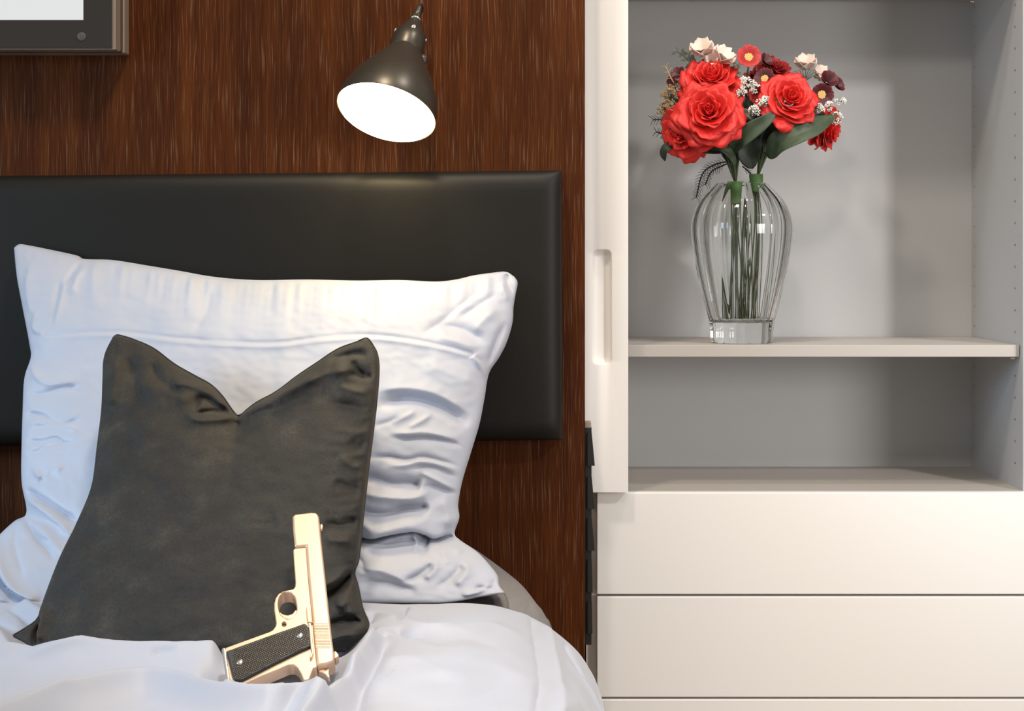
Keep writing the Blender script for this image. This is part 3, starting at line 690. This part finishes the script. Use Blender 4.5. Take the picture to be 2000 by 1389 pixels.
# slide: full width at the muzzle, then behind the dust cover
slab('slide', [(552, 104), (560, 92), (578, 86), (620, 80), (690, 73), (716, 76), (733, 84), (742, 104), (752, 220), (772, 400), (792, 600), (812, 780), (832, 960), (850, 1085), (852, 1128), (836, 1140), (800, 1154), (727, 1168), (712, 1010), (698, 850), (684, 720), (668, 560), (655, 400), (650, 312), (568, 320), (556, 200)],
     -.0115, .0115, M['gold'], bevel=.0042, seg=5)
ser = MB()
for i in range(17):      # cocking serrations, fine ribs on the slide
    y = 868+i*10.6; xa = 706+(y-860)*.083; xb = 806+(y-860)*.128
    a = gp(xa, y); b = gp(xb, y); a2 = gp(xa, y+5.2); b2 = gp(xb, y+5.2)
    v = [a+nrm*.0112, b+nrm*.0112, b2+nrm*.0112, a2+nrm*.0112, a+nrm*.01205, b+nrm*.01205, b2+nrm*.01205, a2+nrm*.01205]
    ser.add(v, BF)
ser.build('serrations', M['gold'], gun, False)
frame_out = [(556, 332), (566, 322), (600, 318), (649, 314), (655, 400), (667, 560), (683, 720), (697, 850), (711, 1010), (727, 1168), (700, 1176), (688, 1205), (672, 1252), (652, 1262), (632, 1262), (612, 1212), (590, 1172), (560, 1152), (524, 1152), (420, 1196), (300, 1245), (212, 1286), (160, 1300), (112, 1304), (96, 1240), (82, 1150), (68, 1040), (72, 1030), (160, 998), (260, 962), (388, 916), (412, 902), (428, 880), (434, 855), (428, 810), (420, 760), (420, 714), (430, 676), (452, 644), (486, 626), (530, 617), (558, 610), (570, 592), (572, 560), (566, 480), (560, 400)]
trig_hole = [(520, 634), (548, 642), (568, 668), (578, 710), (582, 760), (566, 800), (530, 826), (496, 820), (464, 792), (450, 745), (448, 700), (460, 662), (484, 640)]
fr = slab('frame', frame_out, -.0088, .0088, M['gold'], bevel=.0022, holes=[smooth_loop(trig_hole, 36), ell(491, 862, 15, 17)], seg=3)
slab('magazine_catch', ell(491, 862, 14, 16), -.006, .0045, M['gold_dark'], bevel=.0004)
slab('trigger', [(452, 760), (484, 782), (516, 788), (548, 778), (574, 746), (586, 754), (580, 786), (552, 812), (520, 820), (488, 812), (458, 788)], -.0042, .0065, M['gold'], bevel=.0012)
gr_out = [(78, 1072), (200, 1028), (420, 948), (560, 900), (636, 872), (652, 878), (668, 898), (680, 950), (682, 1000), (682, 1036), (600, 1072), (440, 1150), (300, 1222), (196, 1276), (160, 1280), (136, 1276), (120, 1230), (100, 1150), (86, 1100)]
grip = slab('grip_panel', gr_out, .0070, .0128, M['grip'], bevel=.0016, seg=3); grip['label'] = 'black checkered grip panel'
slab('grip_panel', gr_out, -.0128, -.0070, M['grip'], bevel=.0016, seg=3)
# checkering: rows of small diamond points
def inside(x, y, poly):
    c = False; n = len(poly); j = n-1
    for i in range(n):
        xi, yi = poly[i]; xj, yj = poly[j]
        if (yi > y) != (yj > y) and x < (xj-xi)*(y-yi)/(yj-yi)+xi: c = not c
        j = i
    return c
ckm = MB(); th = math.radians(-22); u_ = np.array([math.cos(th), math.sin(th)]); v_ = np.array([-u_[1], u_[0]]); sw = 16.5; sh_ = 10.5
gc = np.array([380, 1080.])
for i in range(-26, 27):
    for j in range(-22, 23):
        p = gc+u_*(i*sw+(sw/2 if j % 2 else 0))+v_*(j*sh_)
        if min(math.hypot(p[0]-607, p[1]-965), math.hypot(p[0]-178, p[1]-1155)) < 30: continue
        if not all(inside(p[0]+dx, p[1]+dy, gr_out) for dx, dy in ((13, 0), (-15, 0), (0, 12), (0, -13))): continue
        if p[0] < 128: continue
        q = [p+u_*sw*.44, p+v_*sh_*.80, p-u_*sw*.44, p-v_*sh_*.80]
        base = [gp(*c)+nrm*.0127 for c in q]; tp = [gp(*(p+(c-p)*.30))+nrm*.0136 for c in q]
        ckm.add(base+tp, [(0, 1, 5, 4), (1, 2, 6, 5), (2, 3, 7, 6), (3, 0, 4, 7)], 0); ckm.add(tp, [(0, 1, 2, 3)], 1)
ckm.build('checkering', M['grip'], grip, False, mats=[M['grip_point']])
for c in ((607, 965), (178, 1155)):
    k = MB(); lathe(k, gp(*c)+nrm*.0122, nrm, [(.0036, 0), (.0036, .0014), (.0030, .0022), (.0008, .0024)], 24, cap1=True); s_ = k.build('grip_screw', M['steel'], gun)
slab('magazine_base', [(44, 1040), (60, 1030), (74, 1036), (90, 1150), (108, 1300), (96, 1308), (84, 1300), (62, 1160)], -.0095, .0095, M['steel'], bevel=.0015)
slab('slide_stop', [(650, 756), (664, 750), (676, 760), (690, 852), (700, 858), (694, 866), (664, 864), (658, 840)], .0085, .0125, M['gold'], bevel=.0008)
slab('thumb_safety', [(666, 872), (684, 868), (692, 900), (702, 1050), (704, 1078), (692, 1116), (678, 1118), (676, 1108), (690, 1078), (684, 1050), (676, 950)], .0085, .0130, M['gold'], bevel=.0008)
slab('hammer', [(742, 1162), (766, 1158), (784, 1168), (800, 1160), (812, 1158), (808, 1190), (816, 1222), (804, 1222), (786, 1200), (758, 1186), (736, 1182)], -.004, .004, M['gold'], bevel=.0012)
slab('rear_sight', [(848, 1046), (858, 1040), (880, 1068), (878, 1078), (856, 1094), (850, 1090)], -.006, .006, M['gold'], bevel=.0008)
slab('front_sight', [(746, 122), (758, 116), (764, 126), (764, 140), (756, 154), (748, 156)], -.002, .002, M['gold'], bevel=.0008)

# ------------------------------------------------------------------ vase
vy = .190; vd = D+vy; vb = P(1449, 0, vy); vz0 = ZS0+.0006
vase = thing('glass_vase', 'clear fluted glass vase with a thick base holding two bunches on the wardrobe shelf', 'vase', (vb.x, vy, vz0))
pz = lambda py: EZ-(py-VY)/F*vd
r_ = F and (lambda px: px/F*vd)
zt = P(0, 358, vy-.03).z; zb = vz0
key = [(676, 59), (668, 61.5), (650, 62.5), (630, 65), (600, 73), (560, 83), (520, 91.5), (480, 98), (450, 100.5), (430, 99), (410, 93), (390, 82), (372, 66), (358, 52)]
kz = np.array([zb+(zt-zb)*(676-k[0])/(676-358) for k in key]); kr = np.array([r_(k[1]) for k in key])
hz = np.linspace(zb, zt, 90); cr = catmull(list(zip(kr, kz)), 400); rr = np.interp(hz, cr[:, 1], cr[:, 0])
NF = 12; na = NF*14; V = []; fs = []
def ringpts(r, z, flute, phase=.13):
    out = []
    for i in range(na):
        a = 2*PI*i/na+phase; s = (a*NF/(2*PI)) % 1; k = 1-flute*(math.sin(PI*s)**.9)
        out.append((vb.x+r*k*math.cos(a), vy+r*k*math.sin(a), z))
    return out
rows = [ringpts(.001, zb+.0015, 0), ringpts(rr[0]*.80, zb+.0015, 0), ringpts(rr[0]*.93, zb, .02), ]
for i, z in enumerate(hz): rows.append(ringpts(rr[i], z, .055))
rows.append(ringpts(rr[-1]-.0015, zt+.0012, .055)); rows.append(ringpts(rr[-1]-.0045, zt, .03))
zi = zb+.036
for z in np.linspace(zt-.002, zi+.004, 70): rows.append(ringpts(np.interp(z, hz, rr)-.0058, z, .004))
ri = np.interp(zi, hz, rr)-.006
rows += [ringpts(ri-.001, zi+.0015, 0), ringpts(ri-.005, zi-.001, 0), ringpts(ri*.5, zi-.0015, 0), ringpts(.001, zi-.0015, 0)]
V = [p for r in rows for p in r]
for j in range(len(rows)-1):
    for i in range(na): fs.append((j*na+i, j*na+(i+1) % na, (j+1)*na+(i+1) % na, (j+1)*na+i))
fs.append(tuple(reversed(range(na)))); fs.append(tuple((len(rows)-1)*na+i for i in range(na)))
mesh('vessel', V, fs, M['glass'], vase)

# ------------------------------------------------------------------ flowers
def orient(v, loc, d, spin=0.):
    q = Vector(d).to_track_quat('Z', 'Y').to_matrix() @ Matrix.Rotation(spin, 3, 'Z')
    A = np.array(q); return np.asarray(v) @ A.T+np.array(loc)
def petal_set(name, petals, loc, d, m, parent, spin=0.):
    """petals: dicts az, open0, open1, L, W, r0, z0, ruf, cup"""
    V = []; fs = []; al = []
    nu_, nv_ = 13, 10
    for p in petals:
        ph = random.uniform(0, 6.28); o0 = len(V)
        x = p['r0']; z = p.get('z0', 0); xs = []; zs = []
        for j in range(nv_):
            v = j/(nv_-1); xs.append(x); zs.append(z)
            a = p['o0']+(p['o1']-p['o0'])*(v**1.3); x += math.sin(a)*p['L']/(nv_-1); z += math.cos(a)*p['L']/(nv_-1)
        for j in range(nv_):
            v = j/(nv_-1); wv = p['W']*(.30+.70*math.sin(PI/2*min(1, v/.6)))*(1 if v < .6 else math.sqrt(max(.30, 1-((v-.6)/.46)**2)))
            for i in range(nu_):
                u = 2*i/(nu_-1)-1
                tipcut = (abs(u)**2.4)*p['L']*.06*v
                rf = p['ruf']*v*v*(math.sin(u*4.2+ph)+.6*math.sin(u*8.1+ph*2))*.5
                rad = xs[j]-p['cup']*(u*u)*wv*(1-.3*v)+rf*.6
                zz = zs[j]-tipcut*math.cos(p['o1'])*1.0+rf*.8
                if p['cup'] < .2: rad -= tipcut*math.sin(p['o1'])
                if p.get('wrap'):      # shell that curves round the flower's axis, one edge tucked under the next
                    re = max(xs[j], p['wrap']); an = p['az']+max(-1.7, min(1.7, u*wv/re)); rad = xs[j]*(1+.10*u)+rf*.7+.004*0
                    V.append((rad*math.cos(an), rad*math.sin(an), zs[j]+rf*.9-abs(u)**3*p['L']*.13*v-u*.05*p['L']))
                else:
                    lat = u*wv; ca, sa = math.cos(p['az']), math.sin(p['az'])
                    V.append((rad*ca-lat*sa, rad*sa+lat*ca, zz)); al.append(min(1, v*.85+.15*abs(u)*v+random.uniform(-.04, .04)))
        fs += [(o0+j*nu_+i, o0+j*nu_+i+1, o0+(j+1)*nu_+i+1, o0+(j+1)*nu_+i) for j in range(nv_-1) for i in range(nu_-1)]
    o = mesh(name, orient(V, loc, d, spin), fs, m, parent)
    at = o.data.attributes.new('along', 'FLOAT', 'POINT'); at.data.foreach_set('value', al)
    sd = o.modifiers.new('thick', 'SOLIDIFY'); sd.thickness = .0004; sd.offset = 0
    return o
def rose(loc, R, d, parent, m=None, name='rose', full=1.):
    pet = []
    layers = [(3, .03, .05, .02, .30, .50), (4, .07, .14, .10, .42, .58), (4, .13, .28, .42, .56, .66), (5, .19, .50, .78, .66, .76), (5, .25, .78, 1.25, .78, .84), (6, .30, 1.02, 1.75, .84, .86), (5, .30, 1.30, 1.95, .80, .84)]
    for li, (n, r0, a0, a1, W, L) in enumerate(layers):
        for k in range(n):
            pet.append(dict(az=2*PI*(k+random.uniform(-.12, .12))/n+li*1.1, o0=a0*random.uniform(.85, 1.1), o1=a1*random.uniform(.85, 1.12), L=L*R*random.uniform(.90, 1.08), W=W*R*.95, r0=r0*R, z0=-.05*R*li, ruf=.065*R*(1+li*.15), cup=.2, wrap=R*.20))
    return petal_set(name, pet, loc, d, m or M['rose'], parent, random.uniform(0, 6))
def daisy(loc, R, d, parent, m, n=7, name='daisy', eye=True, up=1.25):
    pet = [dict(az=2*PI*k/n+random.uniform(-.1, .1), o0=up*.8, o1=up*1.1, L=R*.86, W=R*.42, r0=R*.10, z0=0, ruf=.05*R, cup=.05) for k in range(n)]
    o = petal_set(name, pet, loc, d, m, parent)
    if eye:
        q = MB(); dd = Vector(d).normalized()
        for i in range(60):
            a = i*2.4; r = R*.30*math.sqrt(i/60); u, v, c = frame_of(dd)
            lathe(q, Vector(loc)+u*(r*math.cos(a))+v*(r*math.sin(a))+c*(R*.10), dd, [(R*.045, 0), (R*.05, R*.05), (R*.02, R*.09)], 6, cap1=True)
        q.build('flower_eye', M['yellow'], o)
    return o
def leafmesh(name, pts, W, parent, m, twist=0., fold=.25, wav=.1, up=(0, -1, .35)):
    c = catmull(pts, 22); V = []; nu_ = 9; n = len(c)
    for i in range(n):
        t = Vector(c[min(i+1, n-1)]-c[max(i-1, 0)]).normalized(); v = i/(n-1)
        upv = Vector(up); s = t.cross(upv).normalized(); nn = s.cross(t).normalized()
        rt = Matrix.Rotation(twist*v, 3, t); s = rt @ s; nn = rt @ nn
        wv = W*(math.sin(PI*min(1, v**.85))**.75+.02)
        for k in range(nu_):
            u = 2*k/(nu_-1)-1
            V.append(Vector(c[i])+s*(u*wv)+nn*(abs(u)*fold*wv+math.sin(v*14+u*2)*wav*wv*abs(u)))
    fs = [(i*nu_+k, i*nu_+k+1, (i+1)*nu_+k+1, (i+1)*nu_+k) for i in range(n-1) for k in range(nu_-1)]
    o = mesh(name, V, fs, m, parent); sd = o.modifiers.new('thick', 'SOLIDIFY'); sd.thickness = .0006; sd.offset = 0
    return o
def floret_cluster(name, px, py, y, rpx, n, parent, m, size=.0022, stemm=None, col2=None):
    q = MB(); c = P(px, py, y); R = rpx/F*(D+y)
    for i in range(n):
        d = Vector((random.gauss(0, 1), random.gauss(0, 1), random.gauss(0, 1))).normalized(); r = R*random.uniform(.35, 1)
        p = c+Vector((d.x*r, d.y*r*.7, d.z*r)); dd = (p-c+Vector((0, -.004, .002))).normalized()
        a, b, ax_ = frame_of(dd); s = size*random.uniform(.7, 1.2)
        for k in range(5):
            t = 2*PI*k/5+random.random(); e = a*math.cos(t)+b*math.sin(t)
            lathe(q, p+e*s*.55, (e+ax_*.8), [(s*.25, 0), (s*.48, s*.45), (s*.35, s*.9), (s*.05, s*1.1)], 5, 0, cap1=True)
        tube(q, [c+Vector((0, 0, -R*.8)), p], .0004, 4, k=1)
    return q.build(name, m, parent, mats=[stemm or M['stem']])
Y_ = vy
BL = thing('flower_bunch', 'left bunch of artificial coral roses with green tape, standing in the glass vase', 'flowers', (P(1437, 0, Y_).x, Y_, vz0+.038), 'artificial flower bunches in the vase')
BR = thing('flower_bunch', 'right bunch of artificial roses and burgundy blossoms, with higher green tape, in the vase', 'flowers', (P(1480, 0, Y_+.012).x, Y_+.006, vz0+.038), 'artificial flower bunches in the vase')
def tape(px, py0, py1, rpx, y, par):
    q = MB(); a = P(px, py1, y); b = P(px, py0, y); h = (b-a).length; r = rpx/F*(D+y)
    lathe(q, a, b-a, [(r*.96, 0), (r, h*.05), (r*.985, h*.5), (r*1.01, h*.52), (r*1.03, h*.97), (r*.97, h)], 28, cap0=True, cap1=True); q.build('tape', M['tape'], par)
tape(1437, 355, 398, 16.5, Y_-.008, BL); tape(1477, 340, 374, 13, Y_+.006, BR)
def stems(par, cx, cyt, y, n, botrange, rp):
    for i in range(n):
        a = 2*PI*i/n; r = rp*(.45+.55*(i % 2))/F*vd
        t = P(cx, cyt, y)+Vector((r*math.cos(a), r*math.sin(a)*.8, 0))
        bx = random.uniform(*botrange); b = P(bx, 633, Y_); b.y = Y_+random.uniform(-.030, .025); b.z = vz0+.0385
        mid = (t+b)/2+Vector((random.uniform(-.004, .004), random.uniform(-.006, .006), 0))
        q = MB(); tube(q, [t, mid, b], .0013, 6, res=10); q.build('stem', M['stem'], par)
stems(BL, 1437, 392, Y_-.008, 16, (1412, 1470), 15)
stems(BR, 1477, 368, Y_+.006, 14, (1440, 1500), 11.5)
def stalk(par, a, b, y0, y1, bend=0):
    A = P(*a, y0); B = P(*b, y1); m_ = (A+B)/2+Vector((bend, 0, .004)); q = MB(); tube(q, [A, m_, B], .0016, 6, res=10); q.build('stalk', M['stem'], par)
cL = (1437, 358); cR = (1480, 343)
for bx, by, yy in ((1385, 235, .13), (1360, 245, .15), (1390, 180, .17), (1455, 190, .16), (1475, 215, .15), (1310, 220, .20), (1410, 130, .2), (1462, 130, .18), (1425, 290, .14)): stalk(BL, cL, (bx, by), Y_-.008, yy, (bx-1437)*-.00018)
for bx, by, yy in ((1545, 215, .13), (1500, 160, .16), (1610, 180, .18), (1590, 235, .20), (1520, 150, .2), (1575, 150, .22), (1600, 215, .18), (1540, 250, .17)): stalk(BR, cR, (bx, by), Y_+.006, yy, (bx-1480)*-.00018)
px2 = lambda v: v/F*vd
rose(P(1384, 222, .118), px2(59), (-.10, -1, .30), BL)
rose(P(1388, 158, .160), px2(55), (-.05, -.72, .69), BL)
rose(P(1338, 258, .150), px2(50), (-.50, -.75, -.25), BL)
rose(P(1368, 262, .150), px2(40), (-.1, -.8, -.6), BL)
rose(P(1542, 196, .125), px2(52), (.12, -1, .42), BR)
rose(P(1616, 250, .205), px2(42), (.85, -.45, -.30), BR)
rose(P(1512, 138, .180), px2(34), (.2, -.7, .8), BR, M['red'], 'carnation')
rose(P(1478, 160, .190), px2(28), (.0, -.7, .6), BR, M['red'], 'carnation')
daisy(P(1462, 113, .160), px2(27), (.0, -.95, .30), BL, M['red'], 7)
daisy(P(1492, 122, .170), px2(20), (.5, -.6, .5), BR, M['burgundy'], 7, 'blossom', False, .9)
daisy(P(1494, 155, .155), px2(24), (-.3, -.8, .3), BR, M['burgundy'], 8, 'blossom', True)
daisy(P(1482, 182, .150), px2(24), (-.1, -.9, -.2), BR, M['red'], 8, 'blossom', False)
daisy(P(1614, 162, .165), px2(27), (.3, -.8, .5), BR, M['burgundy'], 9, 'blossom', False, .8)
daisy(P(1632, 168, .17), px2(20), (.7, -.5, .3), BR, M['burgundy'], 8, 'blossom', False, .9)
daisy(P(1604, 185, .155), px2(26), (.1, -1, -.1), BR, M['burgundy'], 8, 'blossom', True)
daisy(P(1326, 146, .185), px2(18), (-.5, -.7, .5), BL, M['burgundy'], 6, 'blossom', False)
daisy(P(1314, 160, .185), px2(14), (-.7, -.6, .0), BL, M['burgundy'], 6, 'blossom', False)
def sweet(px, py, y, R, d, par):
    pet = [dict(az=2*PI*k/5+random.uniform(-.2, .2), o0=.35, o1=1.05, L=px2(R)*1.0, W=px2(R)*.75, r0=px2(2), z0=-px2(R)*.4, ruf=px2(R)*.16, cup=.12) for k in range(5)]
    petal_set('cream_blossom', pet, P(px, py, y), d, M['cream'], par, random.random()*6)
sweet(1372, 96, .17, 31, (-.3, -.7, .8), BL); sweet(1412, 110, .165, 31, (.4, -.6, .7), BL); sweet(1390, 118, .17, 18, (0, -.8, .3), BL)
sweet(1574, 124, .20, 30, (-.1, -.6, .9), BR); sweet(1603, 146, .21, 26, (.3, -.7, .5), BR)
for a in ((1460, 160, .125, 17, 26), (1447, 180, .125, 11, 12), (1476, 172, .13, 10, 10)): floret_cluster('filler_blossom', *a, BL, M['baby'], .0028)
for a in ((1474, 215, .120, 13, 18), (1497, 200, .120, 12, 16), (1512, 206, .125, 8, 8), (1484, 198, .12, 8, 7)): floret_cluster('filler_blossom', *a, BL, M['baby'], .0028)
for a in ((1602, 210, .14, 10, 10), (1620, 206, .14, 9, 9), (1633, 230, .15, 12, 14), (1645, 195, .165, 9, 10), (1636, 198, .16, 7, 6)): floret_cluster('filler_blossom', *a, BR, M['baby'], .0027)
for a in ((1308, 182, .165, 18, 60), (1302, 212, .165, 20, 70), (1320, 165, .19, 12, 18), (1436, 135, .18, 14, 22), (1298, 238, .19, 10, 14)): floret_cluster('bronze_filler', *a, BL, M['bronze_bud'], .0021)
# broad leaves
def LP(seq): return [tuple(P(a, b, c)) for a, b, c in seq]
leafmesh('leaf', LP([(1428, 300, .16), (1440, 278, .135), (1468, 255, .115), (1495, 236, .105), (1518, 214, .11)]), px2(17), BL, M['leaf'], .3, .30)
leafmesh('leaf', LP([(1500, 308, .17), (1518, 282, .13), (1555, 262, .11), (1595, 245, .12), (1634, 222, .15)]), px2(25), BR, M['leaf'], -.35, .22)
leafmesh('leaf', LP([(1500, 300, .18), (1490, 270, .17), (1520, 245, .15), (1575, 228, .15), (1610, 222, .16)]), px2(20), BR, M['leaf_dark'], .2)
leafmesh('leaf', LP([(1470, 330, .18), (1462, 300, .17), (1470, 265, .16), (1500, 240, .15)]), px2(24), BR, M['leaf_dark'], .1)
leafmesh('leaf', LP([(1430, 320, .18), (1428, 290, .17), (1425, 260, .16), (1440, 230, .15)]), px2(24), BL, M['leaf_dark'], .1)
leafmesh('leaf', LP([(1437, 322, .17), (1424, 300, .14), (1405, 290, .135), (1388, 292, .14)]), px2(12), BL, M['leaf'], .5)
leafmesh('leaf', LP([(1420, 296, .17), (1380, 292, .155), (1335, 284, .16), (1290, 268, .17)]), px2(11), BL, M['leaf'], .2)
leafmesh('leaf', LP([(1330, 280, .17), (1308, 285, .16), (1296, 297, .16), (1299, 315, .17)]), px2(9), BL, M['leaf_dark'], .4)
leafmesh('leaf', LP([(1420, 240, .15), (1440, 225, .14), (1460, 222, .135), (1470, 235, .13)]), px2(10), BL, M['sage'], .4)
leafmesh('leaf', LP([(1500, 215, .14), (1515, 200, .12), (1522, 196, .115), (1524, 212, .11)]), px2(8), BR, M['leaf'], .4)
leafmesh('leaf', LP([(1430, 300, .18), (1446, 262, .175), (1455, 220, .17), (1452, 180, .175)]), px2(27), BL, M['leaf_dark'], .3)
leafmesh('leaf', LP([(1482, 312, .19), (1500, 255, .185), (1502, 205, .18), (1490, 165, .19)]), px2(27), BR, M['leaf_dark'], -.3)
leafmesh('leaf', LP([(1425, 300, .19), (1390, 270, .19), (1345, 235, .19), (1315, 190, .195)]), px2(24), BL, M['leaf_dark'], .3)
leafmesh('leaf', LP([(1495, 300, .19), (1540, 250, .19), (1590, 200, .19), (1610, 175, .195)]), px2(24), BR, M['leaf_dark'], .3)
# thin sprigs
def sprig(par, pts, n, Ls, m, name='sprig', r=.0008, droop=.3, wleaf=None):
    q = MB(); c = catmull(pts, n); tube(q, pts, r*1.6, 5)
    for i in range(2, n):
        t = Vector(c[i]-c[i-1]).normalized()
        for sgn in (-1, 1):
            s = (t.cross(Vector((0, -1, .2))).normalized()*sgn+t*.7+Vector((0, random.uniform(-.5, .5), -droop))).normalized()
            L = Ls*random.uniform(.7, 1.2); a = Vector(c[i]); b = a+s*L
            if wleaf: 
                sd = t.cross(s).normalized().cross(s)*wleaf
                m_ = (a+b)/2; q.add([a, m_+sd, b, m_-sd, m_+Vector((0, -.0008, .0004))], [(0, 1, 4), (1, 2, 4), (2, 3, 4), (3, 0, 4)])
            else: tube(q, [a, (a+b)/2+Vector((0, 0, .001)), b], r, 4, res=4, r1=r*.4)
    return q.build(name, m, par)
sprig(BL, LP([(1425, 315, .20), (1395, 322, .21), (1372, 340, .215), (1360, 385, .22)]), 20, .011, M['leaf_dark'], 'fern_frond')
sprig(BL, LP([(1420, 320, .20), (1390, 335, .205), (1378, 360, .21)]), 14, .012, M['leaf_dark'], 'fern_frond')
sprig(BL, LP([(1450, 325, .20), (1462, 335, .21), (1470, 345, .215)]), 8, .007, M['leaf_dark'], 'fern_frond')
sprig(BL, LP([(1360, 150, .19), (1345, 118, .19), (1322, 100, .19)]), 6, .011, M['sage'], 'sprig', wleaf=.0030)
sprig(BL, LP([(1370, 140, .20), (1352, 125, .20), (1345, 105, .2)]), 5, .013, M['sage'], 'sprig', wleaf=.0035)
sprig(BL, LP([(1325, 175, .18), (1312, 155, .18), (1300, 130, .18)]), 5, .010, M['bronze_bud'], 'sprig')
sprig(BL, LP([(1320, 225, .2), (1300, 232, .2), (1276, 234, .2)]), 9, .011, M['leaf_dark'], 'sprig')
sprig(BL, LP([(1330, 255, .2), (1302, 262, .2), (1282, 258, .2)]), 8, .012, M['leaf_dark'], 'sprig')
for k in range(9):
    a = math.radians(35+k*14); q = P(1572, 158, .185)
    tp = q+Vector((math.cos(a)*.026, -.008+random.uniform(-.008, .008), math.sin(a)*.020)); e_ = tp+Vector((math.cos(a)*.010, 0, -.010))
    mb = MB(); tube(mb, [q, tp, e_], .0010, 5, r1=.0003); mb.build('grass_blade', M['sage'], BR)
